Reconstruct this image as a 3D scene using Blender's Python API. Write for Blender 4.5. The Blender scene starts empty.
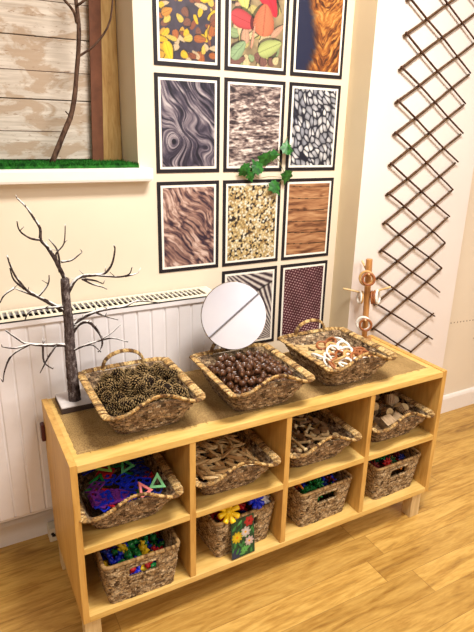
import bpy, bmesh, math, random
import numpy as np
from mathutils import Vector, Matrix, Euler
PI = math.pi
C = bpy.context.scene.collection
R = random.Random(7)
# ------------------------------------------------------------------ helpers
def srgb(r, g, b):
    f = lambda c: (c/255/12.92) if c/255 <= .04045 else ((c/255+.055)/1.055)**2.4
    return (f(r), f(g), f(b), 1)
class NT:
    def __init__(s, name, rough=.6, spec=.4):
        s.m = bpy.data.materials.new(name); s.m.use_nodes = True
        s.t = s.m.node_tree; s.b = s.t.nodes['Principled BSDF']
        s.b.inputs['Roughness'].default_value = rough
        s.b.inputs['Specular IOR Level'].default_value = spec
    def n(s, typ, **kw):
        nd = s.t.nodes.new(typ)
        for k, v in kw.items():
            if k in nd.inputs: s.set(nd.inputs[k], v)
            else: setattr(nd, k, v)
        return nd
    def set(s, inp, v):
        if isinstance(v, bpy.types.NodeSocket): s.t.links.new(v, inp)
        else: inp.default_value = v
    def math(s, op, a, b=0.0, c=None):
        nd = s.t.nodes.new('ShaderNodeMath'); nd.operation = op
        s.set(nd.inputs[0], a); s.set(nd.inputs[1], b)
        if c is not None: s.set(nd.inputs[2], c)
        return nd.outputs[0]
    def coord(s, which='Object', scale=(1,1,1), rot=(0,0,0), loc=(0,0,0)):
        tc = s.t.nodes.new('ShaderNodeTexCoord'); mp = s.t.nodes.new('ShaderNodeMapping')
        s.t.links.new(tc.outputs[which], mp.inputs[0])
        mp.inputs['Scale'].default_value = scale; mp.inputs['Rotation'].default_value = rot; mp.inputs['Location'].default_value = loc
        return mp.outputs[0]
    def noise(s, vec, scale, detail=4, rough=.55, dist=0):
        nd = s.t.nodes.new('ShaderNodeTexNoise'); s.t.links.new(vec, nd.inputs['Vector'])
        nd.inputs['Scale'].default_value = scale; nd.inputs['Detail'].default_value = detail
        nd.inputs['Roughness'].default_value = rough; nd.inputs['Distortion'].default_value = dist
        return nd.outputs['Fac']
    def ramp(s, fac, stops, interp='LINEAR'):
        nd = s.t.nodes.new('ShaderNodeValToRGB'); s.set(nd.inputs[0], fac); cr = nd.color_ramp; cr.interpolation = interp
        while len(cr.elements) < len(stops): cr.elements.new(.5)
        for e, (p, c) in zip(cr.elements, stops): e.position = p; e.color = c
        return nd.outputs[0]
    def mix(s, fac, a, b, typ='MIX'):
        nd = s.t.nodes.new('ShaderNodeMix'); nd.data_type = 'RGBA'; nd.blend_type = typ
        s.set(nd.inputs[0], fac); s.set(nd.inputs[6], a); s.set(nd.inputs[7], b)
        return nd.outputs[2]
    def col(s, v): s.set(s.b.inputs['Base Color'], v)
    def bump(s, h, strength=.3, dist=.002):
        nd = s.t.nodes.new('ShaderNodeBump'); nd.inputs['Strength'].default_value = strength; nd.inputs['Distance'].default_value = dist
        s.set(nd.inputs['Height'], h); s.t.links.new(nd.outputs[0], s.b.inputs['Normal'])
def plain(name, rgb, rough=.5, spec=.4, vary=.06, scale=40):
    t = NT(name, rough, spec); c = srgb(*rgb)
    f = t.noise(t.coord(), scale, 3)
    lo = tuple(x*(1-vary*2) for x in c[:3])+(1,); hi = tuple(min(1, x*(1+vary)) for x in c[:3])+(1,)
    t.col(t.ramp(f, [(.3, lo), (.7, hi)])); return t.m
class MB:
    def __init__(s): s.v = []; s.f = []; s.uv = []; s.mi = []
    def add(s, vs, fs, uvs=None, mi=0, M=None):
        o = len(s.v)
        for p in vs: s.v.append(tuple(M @ Vector(p)) if M is not None else tuple(p))
        for k, f in enumerate(fs):
            s.f.append([o+i for i in f]); s.mi.append(mi)
            s.uv.append(uvs[k] if uvs else [(0, 0)]*len(f))
    def box(s, lo, hi, mi=0, M=None, bev=0):
        if bev:
            bm = bmesh.new(); bmesh.ops.create_cube(bm, size=1)
            for v in bm.verts: v.co = Vector([(lo[i]+hi[i])/2+v.co[i]*(hi[i]-lo[i]) for i in range(3)])
            bmesh.ops.bevel(bm, geom=bm.edges[:], offset=bev, segments=2, affect='EDGES', profile=.6)
            bm.verts.index_update(); s.add([v.co[:] for v in bm.verts], [[v.index for v in f.verts] for f in bm.faces], None, mi, M); bm.free(); return
        x0, y0, z0 = lo; x1, y1, z1 = hi
        s.add([(x0,y0,z0),(x1,y0,z0),(x1,y1,z0),(x0,y1,z0),(x0,y0,z1),(x1,y0,z1),(x1,y1,z1),(x0,y1,z1)],
              [(0,3,2,1),(4,5,6,7),(0,1,5,4),(1,2,6,5),(2,3,7,6),(3,0,4,7)], None, mi, M)
    def tube(s, pts, rad, seg=8, mi=0, cap=True, wob=0, rnd=None):
        pts = [Vector(p) for p in pts]; n = len(pts)
        if not hasattr(rad, '__len__'): rad = [rad]*n
        vs = []; T0 = None
        for i in range(n):
            t = (pts[min(i+1, n-1)]-pts[max(i-1, 0)]).normalized()
            if T0 is None:
                a = Vector((0, 0, 1)) if abs(t.z) < .9 else Vector((1, 0, 0)); nn = t.cross(a).normalized()
            else: nn = (nn-t*nn.dot(t)).normalized()
            T0 = t; b = t.cross(nn)
            for k in range(seg):
                a = 2*PI*k/seg; r = rad[i]*(1+(rnd.uniform(-wob, wob) if wob else 0))
                vs.append(tuple(pts[i]+nn*math.cos(a)*r+b*math.sin(a)*r))
        fs = [[i*seg+k, i*seg+(k+1) % seg, (i+1)*seg+(k+1) % seg, (i+1)*seg+k] for i in range(n-1) for k in range(seg)]
        if cap: fs += [list(range(seg))[::-1], [(n-1)*seg+k for k in range(seg)]]
        s.add(vs, fs, None, mi)
    def torus(s, R0, r0, M=None, n=28, m=8, mi=0, flat=1):
        vs = [((R0+r0*math.cos(b))*math.cos(a), (R0+r0*math.cos(b))*math.sin(a), r0*flat*math.sin(b)) for a in [2*PI*i/n for i in range(n)] for b in [2*PI*j/m for j in range(m)]]
        fs = [[i*m+j, ((i+1) % n)*m+j, ((i+1) % n)*m+(j+1) % m, i*m+(j+1) % m] for i in range(n) for j in range(m)]
        s.add(vs, fs, None, mi, M)
    def sph(s, c, r, n=12, m=8, mi=0, rz=0):
        if not hasattr(r, '__len__'): r = (r, r, r)
        vs = [(c[0], c[1], c[2]+r[2])]
        for j in range(1, m):
            for i in range(n):
                a = 2*PI*i/n; b = PI*j/m
                vs.append((c[0]+r[0]*math.sin(b)*math.cos(a), c[1]+r[1]*math.sin(b)*math.sin(a), c[2]+r[2]*math.cos(b)))
        vs.append((c[0], c[1], c[2]-r[2])); L = len(vs)-1
        fs = [[0, 1+i, 1+(i+1) % n] for i in range(n)]+[[1+j*n+i, 1+(j+1)*n+i, 1+(j+1)*n+(i+1) % n, 1+j*n+(i+1) % n] for j in range(m-2) for i in range(n)]
        fs += [[L, 1+(m-2)*n+(i+1) % n, 1+(m-2)*n+i] for i in range(n)]
        s.add(vs, fs, None, mi)
    def prism(s, poly, z0, z1, mi=0, M=None):
        n = len(poly)
        s.add([(x, y, z0) for x, y in poly]+[(x, y, z1) for x, y in poly],
              [list(range(n))[::-1], list(range(n, 2*n))]+[[i, (i+1) % n, n+(i+1) % n, n+i] for i in range(n)], None, mi, M)
    def frame(s, outer, inner, z0, z1, mi=0, M=None):      # a flat ring with equal point counts
        n = len(outer)
        vs = [(x, y, z) for z in (z0, z1) for P in (outer, inner) for x, y in P]
        fs = []
        for i in range(n):
            j = (i+1) % n
            fs += [[2*n+i, 2*n+j, 3*n+j, 3*n+i], [i, n+i, n+j, j], [i, j, 2*n+j, 2*n+i], [n+i, 3*n+i, 3*n+j, n+j]]
        s.add(vs, fs, None, mi, M)
    def obj(s, name, mats, parent=None, smooth=False, loc=(0,0,0)):
        me = bpy.data.meshes.new(name); me.from_pydata(s.v, [], s.f)
        uvl = me.uv_layers.new(name='UVMap')
        uvl.data.foreach_set('uv', [c for f in s.uv for p in f for c in p])
        for m in (mats if isinstance(mats, list) else [mats]): me.materials.append(m)
        me.polygons.foreach_set('material_index', s.mi)
        if smooth: me.polygons.foreach_set('use_smooth', [True]*len(me.polygons))
        me.update()
        o = bpy.data.objects.new(name, me); C.objects.link(o); o.location = loc
        if parent: o.parent = parent
        return o
def tag(o, label, cat, group=None, kind=None):
    if label: o['label'] = label
    if cat: o['category'] = cat
    if group: o['group'] = group
    if kind: o['kind'] = kind
    return o
def empty(name, loc=(0,0,0), rot=(0,0,0)):
    o = bpy.data.objects.new(name, None); C.objects.link(o); o.location = loc; o.rotation_euler = rot; o.empty_display_size = .02; return o
def struct(o): o['kind'] = 'structure'; return o
def dup(o, loc=None, rot=None):
    c = o.copy(); C.objects.link(c)
    for ch in list(o.children):
        k = ch.copy(); C.objects.link(k); k.parent = c
        for g in ch.children:
            q = g.copy(); C.objects.link(q); q.parent = k
    if loc is not None: c.location = loc
    if rot is not None: c.rotation_euler = rot
    return c
def relabel(o, label, group=None):
    o['label'] = label
    if group: o['group'] = group
# ------------------------------------------------------------------ dimensions
W = .59           # wall behind the shelving
H = .645          # top of the shelving
# ------------------------------------------------------------------ setting materials
def wall_mat(name, rgb, rgb2):
    t = NT(name, .75, .25); v = t.coord('Object')
    t.col(t.mix(t.ramp(t.noise(v, 3, 3), [(.35, (0,0,0,1)), (.65, (1,1,1,1))]), srgb(*rgb), srgb(*rgb2)))
    t.bump(t.noise(v, 180, 3), .08, .001); return t.m
M_wall = wall_mat('cream_wall_paint', (230, 215, 192), (236, 221, 198))
M_far = wall_mat('far_wall_paint', (168, 164, 164), (176, 172, 170))
M_front = wall_mat('front_wall_paint', (222, 222, 234), (228, 228, 238))
M_pil = wall_mat('pinkish_white_paint', (234, 222, 214), (238, 228, 220))
M_side_shade = wall_mat('tan_side_shade', (222, 204, 170), (228, 210, 176))
M_ceil = wall_mat('ceiling_paint', (206, 204, 206), (212, 210, 212))
M_gloss = plain('white_gloss_paint', (244, 236, 228), .28, .5, .01)
def floor_mat():
    t = NT('oak_laminate', .36, .42)
    tc = t.t.nodes.new('ShaderNodeTexCoord'); sp = t.t.nodes.new('ShaderNodeSeparateXYZ'); t.t.links.new(tc.outputs['Object'], sp.inputs[0])
    x, y = sp.outputs[0], sp.outputs[1]
    pw, pl = .108, .92
    v = t.math('DIVIDE', t.math('ADD', y, .10+pw*40), pw); row = t.math('FLOOR', v); fv = t.math('FRACT', v)
    h1 = t.n('ShaderNodeTexWhiteNoise', noise_dimensions='1D'); t.set(h1.inputs['W'], row)
    u = t.math('DIVIDE', t.math('ADD', t.math('ADD', x, 20-.055), t.math('MULTIPLY', h1.outputs[0], pl)), pl)
    colid = t.math('FLOOR', u); fu = t.math('FRACT', u)
    h2 = t.n('ShaderNodeTexWhiteNoise', noise_dimensions='2D'); cb = t.n('ShaderNodeCombineXYZ'); t.set(cb.inputs[0], row); t.set(cb.inputs[1], colid)
    t.t.links.new(cb.outputs[0], h2.inputs['Vector'])
    # grain coordinates shifted per board
    cg = t.n('ShaderNodeCombineXYZ'); t.set(cg.inputs[0], t.math('ADD', x, t.math('MULTIPLY', h2.outputs[0], 37))); t.set(cg.inputs[1], t.math('MULTIPLY', y, 7.5)); t.set(cg.inputs[2], t.math('MULTIPLY', h2.outputs[0], 9))
    g = t.noise(cg.outputs[0], 3.2, 6, .62, 1.3)
    g2 = t.noise(cg.outputs[0], 14, 4, .6, .4)
    base = t.ramp(g, [(.28, srgb(138, 96, 38)), (.42, srgb(190, 144, 66)), (.55, srgb(214, 170, 88)), (.75, srgb(228, 188, 106))])
    base = t.mix(.28, base, t.ramp(g2, [(.35, srgb(150, 100, 44)), (.65, srgb(226, 186, 106))]))
    tone = t.ramp(h2.outputs[0], [(0, (.80, .77, .72, 1)), (1, (1.0, 1.0, 1.0, 1))])
    base = t.mix(1, base, tone, 'MULTIPLY')
    e1 = t.math('LESS_THAN', fv, .018); e2 = t.math('LESS_THAN', fu, .003); e = t.math('MAXIMUM', e1, e2)
    t.col(t.mix(t.math('MULTIPLY', e, .55), base, srgb(120, 78, 35)))
    t.bump(t.math('SUBTRACT', t.math('MULTIPLY', g2, .3), e), .15, .001)
    return t.m
M_floor = floor_mat()
def wood(name, a, b, c, ax='x', sc=1.0, rough=.42, knots=False):
    t = NT(name, rough, .4)
    s = {'x': (1.2, 9, 9), 'y': (9, 1.2, 9), 'z': (9, 9, 1.2)}[ax]
    v = t.coord('Object', tuple(k*sc for k in s))
    g = t.noise(v, 2.4, 5, .6, 1.0); g2 = t.noise(v, 13, 3, .5, .2)
    cc = t.ramp(g, [(.3, srgb(*c)), (.45, srgb(*b)), (.62, srgb(*a))])
    cc = t.mix(.25, cc, t.ramp(g2, [(.35, srgb(*c)), (.6, srgb(*a))]))
    t.col(cc); t.bump(g2, .06, .001); return t.m
M_beechx = wood('beech_along_x', (230, 194, 118), (220, 180, 100), (192, 148, 72), 'x')
M_beechz = wood('beech_along_z', (220, 176, 98), (208, 160, 84), (180, 130, 60), 'z')
M_leg = wood('pale_leg_wood', (222, 196, 148), (208, 178, 126), (178, 146, 96), 'z')
# ------------------------------------------------------------------ the room
def room():
    mb = MB(); mb.box((-2.6, -3.6, -.05), (4.2, .95, 0)); struct(mb.obj('floor', M_floor))
    mb = MB(); mb.box((-2.6, -3.6, 2.75), (4.2, .95, 2.8)); struct(mb.obj('ceiling', M_ceil))
    # back wall with the boarded recess: x -1.3 .. .412, z 1.362 .. 2.45, depth to y .80
    mb = MB()
    mb.box((.412, W, 0), (4.2, .95, 2.75)); mb.box((-2.6, W, 0), (-1.3, .95, 2.75))
    mb.box((-1.3, W, 0), (.412, .95, 1.322)); mb.box((-1.3, W, 2.45), (.412, .95, 2.75)); mb.box((-1.3, .81, 1.322), (.412, .95, 2.45))
    struct(mb.obj('wall_back', M_wall))
    mb = MB(); mb.box((-2.65, -3.6, 0), (-2.6, .95, 2.75)); struct(mb.obj('wall_left', M_far))
    mb = MB(); mb.box((4.2, -3.6, 0), (4.25, .95, 2.75)); struct(mb.obj('wall_right', M_far))
    mb = MB(); mb.box((-2.6, -3.65, 0), (4.2, -3.6, 2.75)); struct(mb.obj('wall_front', M_front))
    # boxed-in column with the trellis
    mb = MB(); mb.box((1.292, .461, 0), (1.940, W, 2.75), 0)
    o = struct(mb.obj('wall_column', [M_pil, M_side_shade]))
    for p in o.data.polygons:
        if p.normal.x < -.5: p.material_index = 1  # left face gets a darker tan, its shade mixed into the colour
    def skirting(x0, x1, y, name, h=.104):
        m = MB(); prof = [(y-.016, 0), (y-.016, h-.018), (y-.011, h-.006), (y, h), (y+.002, h), (y+.002, 0)]
        vs = [(x0, a, b) for a, b in prof]+[(x1, a, b) for a, b in prof]; n = len(prof)
        m.add(vs, [list(range(n)), list(range(n, 2*n))[::-1]]+[[i, n+i, n+(i+1) % n, (i+1) % n] for i in range(n)])
        struct(m.obj(name, M_gloss))
    skirting(-2.6, 1.292, W, 'baseboard_back'); skirting(1.940, 4.2, W, 'baseboard_right'); skirting(1.276, 1.940, .461, 'baseboard_column')
    # thin sloping rod added on the unseen far wall to draw the mirror's diagonal line
    mb = MB(); mb.tube([(-.15, -3.588, .92), (.82, -3.588, 1.59), (1.53, -3.588, 2.08), (2.5, -3.588, 2.74)], .009, 8); struct(mb.obj('trim_mirror_line', plain('mirror_line_grey', (120, 118, 124), .6)))
    # sill
    mb = MB(); mb.box((-1.36, .545, 1.317), (.452, .812, 1.362), bev=.009); struct(mb.obj('trim_1', M_gloss))
    # a row of pin holes in the right-hand wall
    mb = MB()
    for i in range(8):
        x = 2.113+i*.0247; mb.sph((x, W, .540-i*.0012), (.0035, .002, .0035), 8, 6)
    mb.sph((2.33, W, .42), (.02, .0008, .002), 8, 4); mb.sph((2.17, W, 1.36), (.003, .001, .003), 8, 4)
    o = mb.obj('pin_hole', plain('pin_hole_dark', (92, 62, 44), .9, .1)); o['kind'] = 'structure'
room()
# recess contents
def plank_mat():
    t = NT('distressed_white_boards', .8, .2)
    v = t.coord('Object', (1, 1, 4)); big = t.noise(t.coord('Object', (1, 1, 2.2)), 7, 5, .65, .6); fine = t.noise(v, 30, 5, .7, .3); st = t.noise(t.coord('Object', (.8, 1, 14)), 8, 4, .6)
    c = t.ramp(st, [(.3, srgb(182, 168, 152)), (.6, srgb(214, 202, 188)), (.8, srgb(228, 218, 206))])
    c = t.mix(t.ramp(big, [(.50, (0,0,0,1)), (.57, (.85,.85,.85,1))]), c, srgb(176, 152, 128))
    c = t.mix(t.ramp(fine, [(.60, (0,0,0,1)), (.66, (.8,.8,.8,1))]), c, srgb(150, 122, 98))
    t.col(c); t.bump(fine, .2, .002); return t.m
mb = MB()
zs = [1.378, 1.573, 1.765, 1.98, 2.2, 2.44]
for a, b in zip(zs, zs[1:]): mb.box((-1.29, .78, a+.0012), (.36, .80, b-.0018), bev=.002)
for z, x1 in ((1.66, .36), (1.47, .2), (1.87, .36)): mb.box((-1.29, .7792, z), (x1, .7802, z+.0018), 1)
mb.box((-1.29, .7965, 1.37), (.36, .80, 2.44), 1)
tag(mb.obj('plank_backdrop', [plank_mat(), plain('plank_gap', (70, 50, 40), .9)]), 'whitewashed distressed plank backdrop filling the wall recess', 'backdrop')
mb = MB(); mb.box((-.006, -.004, 0), (.034, .004, .95), bev=.001)
o = mb.obj('brown_strip', plain('brown_board', (112, 68, 46), .7, .3, .12, 30), loc=(.304, .758, 1.366)); o.rotation_euler = (0, math.radians(-1.6), 0)
o.rotation_euler = (0, math.radians(2.2), 0)
tag(o, 'narrow dark brown strip standing beside the whitewashed planks', 'board')
mb = MB(); mb.box((.338, .765, 1.364), (.410, .779, 2.44), bev=.002)
tag(mb.obj('timber_board', wood('raw_pine', (206, 172, 112), (188, 148, 88), (150, 108, 58), 'z', 1.4, .7)), 'raw yellow timber board in the right corner of the recess', 'board')
# turf
def turf():
    r = random.Random(3); mb = MB(); mb.box((-1.28, .556, 1.3625), (.404, .778, 1.372), 0)
    for i in range(9000):
        x = r.uniform(-.45, .403); y = r.uniform(.556, .778) if i % 3 else r.uniform(.554, .575); h = r.uniform(.006, .013); a = r.uniform(0, PI); w = .0013
        dx, dy = math.cos(a)*w, math.sin(a)*w; lx, ly = r.uniform(-.004, .004), r.uniform(-.004, .004)
        mb.add([(x-dx, y-dy, 1.371), (x+dx, y+dy, 1.371), (x+lx, y+ly, 1.371+h)], [(0, 1, 2)], None, 0)
    t = NT('turf_green', .8, .2); t.col(t.ramp(t.noise(t.coord(), 60, 4), [(.35, srgb(14, 62, 16)), (.65, srgb(44, 122, 36))]))
    tag(mb.obj('turf_mat', t.m), 'strip of green artificial turf along the recess sill', 'turf', kind='stuff')
turf()
# branch in the recess
def smooth_path(pts, k=4):
    P = [Vector(p) for p in pts]; out = []
    for i in range(len(P)-1):
        p0 = P[max(i-1, 0)]; p1 = P[i]; p2 = P[i+1]; p3 = P[min(i+2, len(P)-1)]
        for j in range(k):
            t = j/k; out.append(.5*((2*p1)+(p2-p0)*t+(2*p0-5*p1+4*p2-p3)*t*t+(3*p1-p0-3*p2+p3)*t**3))
    out.append(P[-1]); return out
def limb(mb, pts, r0, r1, seg=7, wob=.08, rnd=R):
    p = smooth_path(pts); n = len(p); mb.tube(p, [r0+(r1-r0)*i/(n-1) for i in range(n)], seg, wob=wob, rnd=rnd)
def bark(name, a, b):
    t = NT(name, .85, .2); f = t.noise(t.coord('Object', (1, 1, .35)), 90, 5, .7)
    t.col(t.ramp(f, [(.35, srgb(*a)), (.65, srgb(*b))])); t.bump(f, .4, .002); return t.m
mb = MB()
limb(mb, [(.141, .66, 1.374), (.176, .665, 1.446), (.222, .675, 1.54), (.247, .68, 1.663), (.262, .68, 1.781), (.262, .70, 1.9), (.27, .72, 2.05)], .0098, .0055)
limb(mb, [(.249, .68, 1.70), (.30, .66, 1.735), (.345, .65, 1.79), (.364, .65, 1.85), (.375, .66, 1.95), (.372, .67, 2.05)], .004, .0022)
limb(mb, [(.256, .68, 1.80), (.243, .66, 1.83), (.20, .64, 1.87), (.172, .63, 1.93), (.15, .62, 2.02)], .005, .003)
limb(mb, [(.262, .68, 1.85), (.30, .66, 1.88), (.335, .65, 1.93), (.34, .64, 2.02)], .004, .0025)
limb(mb, [(.215, .675, 1.52), (.196, .66, 1.535)], .003, .0015)
tag(mb.obj('bare_branch', bark('branch_bark', (48, 32, 26), (104, 78, 62)), smooth=True), 'bare brown branch standing on the green turf in the recess', 'branch')
# ------------------------------------------------------------------ radiator
def radiator():
    x0, x1, yf, yb, z0, z1 = -.62, .655, .458, .572, .19, .915
    r = empty('radiator', ((x0+x1)/2, .5, z0)); off = Vector(r.location)
    tag(r, 'white ribbed panel radiator with slotted top grille under the recess', 'radiator')
    wm = plain('radiator_enamel', (238, 232, 232), .35, .45, .01)
    mb = MB(); prof = []; x = x0+.004
    n = 0; step = .0515; xs = [x0]
    g = -.068
    while g > x0: g -= step
    gx = []
    g += step
    while g < x1-.01: gx.append(g); g += step
    pts = [(x0, yf)]
    for g in gx: pts += [(g-.005, yf), (g-.0015, yf+.0035), (g+.0015, yf+.0035), (g+.005, yf)]
    pts += [(x1, yf)]
    m = len(pts); zb, zt = z0+.012, z1-.028
    vs = [(px, py, zb) for px, py in pts]+[(px, py, zt) for px, py in pts]
    mb.add(vs, [[i, i+1, m+i+1, m+i] for i in range(m-1)])
    mb.add([(x0, yf, zt), (x1, yf, zt), (x1, yf-.006, zt+.008), (x0, yf-.006, zt+.008), (x0, yf-.006, z1), (x1, yf-.006, z1)], [[0, 1, 2, 3], [3, 2, 5, 4]])
    mb.add([(x0, yf, zb), (x1, yf, zb), (x1, yf+.01, z0), (x0, yf+.01, z0)], [[0, 3, 2, 1]])
    mb.box((x0, yb-.012, z0), (x1, yb, z1-.004)); mb.box((x0, yf+.006, z0), (x1, yf+.018, z1-.02))
    def fin(o): o.location = -off; return o
    fin(mb.obj('front_panel', wm, r))
    mb = MB(); zc = z1-.001
    mb.box((x0, yf-.006, zc-.004), (x1, yf+.022, zc+.001)); mb.box((x0, yb-.014, zc-.004), (x1, yb+.001, zc+.001))
    x = x0+.02; k = 0
    while x < x1-.03:
        mb.box((x, yf+.020, zc-.004), (x+.0060, yb-.012, zc+.0006)); x += .0185
    mb.box((x1-.03, yf+.02, zc-.004), (x1, yb-.012, zc+.001)); fin(mb.obj('top_grille', plain('radiator_grille', (236, 228, 208), .4, .4, .01), r))
    mb = MB(); mb.box((x1, yf-.004, z0), (x1+.006, yb, z1), bev=.002); fin(mb.obj('side_cover', wm, r))
    mb = MB(); mb.box((x0+.01, yf+.019, z1-.16), (x1-.03, yb-.013, z1-.016)); fin(mb.obj('slot_shade_block', plain('slot_shade_black', (18, 14, 12), .9, .05), r))  # near-black block added under the grille, paints the shade inside the slots
radiator()
# ------------------------------------------------------------------ shelving unit
D = .42
def shelving():
    r = empty('shelving_unit', (.7, .21, 0)); off = Vector(r.location)
    tag(r, 'low golden beech shelving unit with eight open cubbies', 'shelving unit')
    def part(name, lo, hi, m, bev=.0015, label=None):
        mb = MB(); mb.box(lo, hi, bev=bev); o = mb.obj(name, m, r); o.location = -off
        if label: o['label'] = label
        return o
    part('side_panel', (0, 0, .109), (.019, D, H+.003), M_beechz); part('side_panel', (1.378, 0, .109), (1.398, D, H+.003), M_beechz)
    part('top_board', (.019, 0, H-.022), (1.378, D, H), M_beechx)
    part('bottom_board', (.019, 0, .109), (1.378, D, .130), M_beechx)
    part('back_panel', (.019, D-.008, .130), (1.378, D-.001, H-.022), M_beechx, .0005)
    xs = [.019, .341, .361, .680, .700, 1.030, 1.050, 1.378]
    for a in (1, 3, 5): part('divider', (xs[a], .0015, .130), (xs[a+1], D-.008, H-.022), M_beechz)
    for a in (0, 2, 4, 6): part('middle_shelf', (xs[a], .001, .353), (xs[a+1], D-.008, .374), M_beechx)
    for x in (.004, 1.318):
        part('leg', (x, .006, 0), (x+.048, .052, .109), M_leg, .002); part('leg', (x, D-.06, 0), (x+.048, D-.014, .109), M_leg, .002)
    part('bracket', (-.013, D-.022, .505), (0, D+.004, .565), plain('maroon_plastic', (84, 34, 38), .4), .003, 'dark maroon bracket on the left side')
shelving()
def hessian():
    t = NT('hessian', .95, .1)
    v = t.coord('Object'); w1 = t.n('ShaderNodeTexWave', wave_type='BANDS', bands_direction='X'); w1.inputs['Scale'].default_value = 95; w1.inputs['Distortion'].default_value = 2.5; t.t.links.new(v, w1.inputs[0])
    w2 = t.n('ShaderNodeTexWave', wave_type='BANDS', bands_direction='Y'); w2.inputs['Scale'].default_value = 95; w2.inputs['Distortion'].default_value = 2.5; t.t.links.new(v, w2.inputs[0])
    f = t.math('MULTIPLY', w1.outputs['Fac'], w2.outputs['Fac']); n = t.noise(v, 9, 4, .6)
    c = t.ramp(n, [(.3, srgb(158, 128, 80)), (.7, srgb(198, 164, 110))])
    f2 = t.noise(v, 260, 3, .8); c = t.mix(t.ramp(f2, [(.42, (.6,.6,.6,1)), (.56, (0,0,0,1))]), c, srgb(98, 74, 46))
    t.col(t.mix(t.math('MULTIPLY', f, .35), c, srgb(120, 88, 52))); t.bump(f, .4, .001)
    r = random.Random(5); nx, ny = 130, 40; mb = MB(); x0, x1, y0, y1 = .032, 1.352, .052, D-.004
    vs = []
    for j in range(ny+1):
        for i in range(nx+1):
            x = x0+(x1-x0)*i/nx; y = y0+(y1-y0)*j/ny
            e = 0
            if j == 0: y += r.uniform(-.0025, .002)+.005*math.sin(i*.06)
            if i in (0, nx): x += r.uniform(-.002, .002)
            z = H+.0022+.0009*math.sin(x*23+y*11)*math.sin(y*31)+.0006*math.sin(x*90)
            if i in (0, nx) or j in (0, ny): z = H+.0006
            vs.append((x, y, z))
    mb.add(vs, [[j*(nx+1)+i, j*(nx+1)+i+1, (j+1)*(nx+1)+i+1, (j+1)*(nx+1)+i] for j in range(ny) for i in range(nx)])
    for k in range(60):
        x = r.uniform(x0, x1); mb.tube([(x, y0+.004, H+.0022), (x+r.uniform(-.004, .004), y0-r.uniform(.001, .008), H+.0012)], .0005, 4)
    tag(mb.obj('hessian_runner', t.m, smooth=True), 'tan hessian cloth laid over the top of the shelving', 'cloth')
hessian()
mb = MB(); mb.box((-.010, .520, 0), (.03, .566, .058), bev=.003); mb.prism([(-.006, .519), (.006, .519)], 0, 0) if False else None
o = mb.obj('small_box', plain('cream_card', (232, 218, 190), .6)); tag(o, 'small cream box with a black mark on the floor by the skirting', 'box')
mb = MB(); mb.box((.0, .5185, .022), (.014, .5205, .034)); mb.prism([(-.005+.006*math.cos(a), .0+.006*math.sin(a)) for a in [2*PI*i/10 for i in range(10)]], 0, .0015, M=Matrix.Translation((.007, .5195, .036)) @ Matrix.Rotation(PI/2, 4, 'X'))
k = mb.obj('mark', plain('black_ink', (26, 20, 20), .5), o)
# ------------------------------------------------------------------ weave materials and baskets
def weave(name, cols, rough=.7, fine=.35):
    t = NT(name, rough, .25)
    tc = t.t.nodes.new('ShaderNodeTexCoord'); sp = t.t.nodes.new('ShaderNodeSeparateXYZ'); t.t.links.new(tc.outputs['UV'], sp.inputs[0])
    fv = t.math('FLOOR', sp.outputs[1]); uu = t.math('ADD', sp.outputs[0], t.math('MULTIPLY', t.math('MODULO', fv, 2.0), .5))
    fu = t.math('FLOOR', uu); cb = t.n('ShaderNodeCombineXYZ'); t.set(cb.inputs[0], fu); t.set(cb.inputs[1], fv)
    wn = t.n('ShaderNodeTexWhiteNoise', noise_dimensions='2D'); t.t.links.new(cb.outputs[0], wn.inputs['Vector'])
    n = len(cols); c = t.ramp(wn.outputs[0], [(i/(n-1), srgb(*k)) for i, k in enumerate(cols)])
    v = t.coord('Object'); f = t.noise(v, 170, 4, .7)
    # strands twisting inside each cell
    st = t.math('SINE', t.math('ADD', t.math('MULTIPLY', sp.outputs[0], 19.0), t.math('MULTIPLY', sp.outputs[1], 13.0)))
    c = t.mix(t.math('MULTIPLY', t.ramp(f, [(.38, (1,1,1,1)), (.54, (0,0,0,1))]), fine), c, srgb(46, 30, 19))
    t.col(c); t.bump(t.math('ADD', t.math('MULTIPLY', st, .4), f), .6, .0015); return t.m
M_rim = weave('straw_rim', [(206, 162, 98), (104, 68, 36), (238, 204, 142), (218, 176, 110), (84, 54, 30), (232, 194, 130), (210, 168, 104), (130, 90, 48)], .55, .75)
M_tray = weave('tray_weave', [(140, 112, 84), (184, 154, 118), (106, 80, 58), (214, 184, 144), (158, 130, 98), (64, 46, 32), (232, 206, 168)], .75, .85)
M_grass = weave('seagrass', [(178, 144, 100), (210, 178, 130), (138, 106, 70), (236, 208, 164), (196, 162, 116), (96, 70, 44), (222, 192, 146)], .7, .8)
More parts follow.
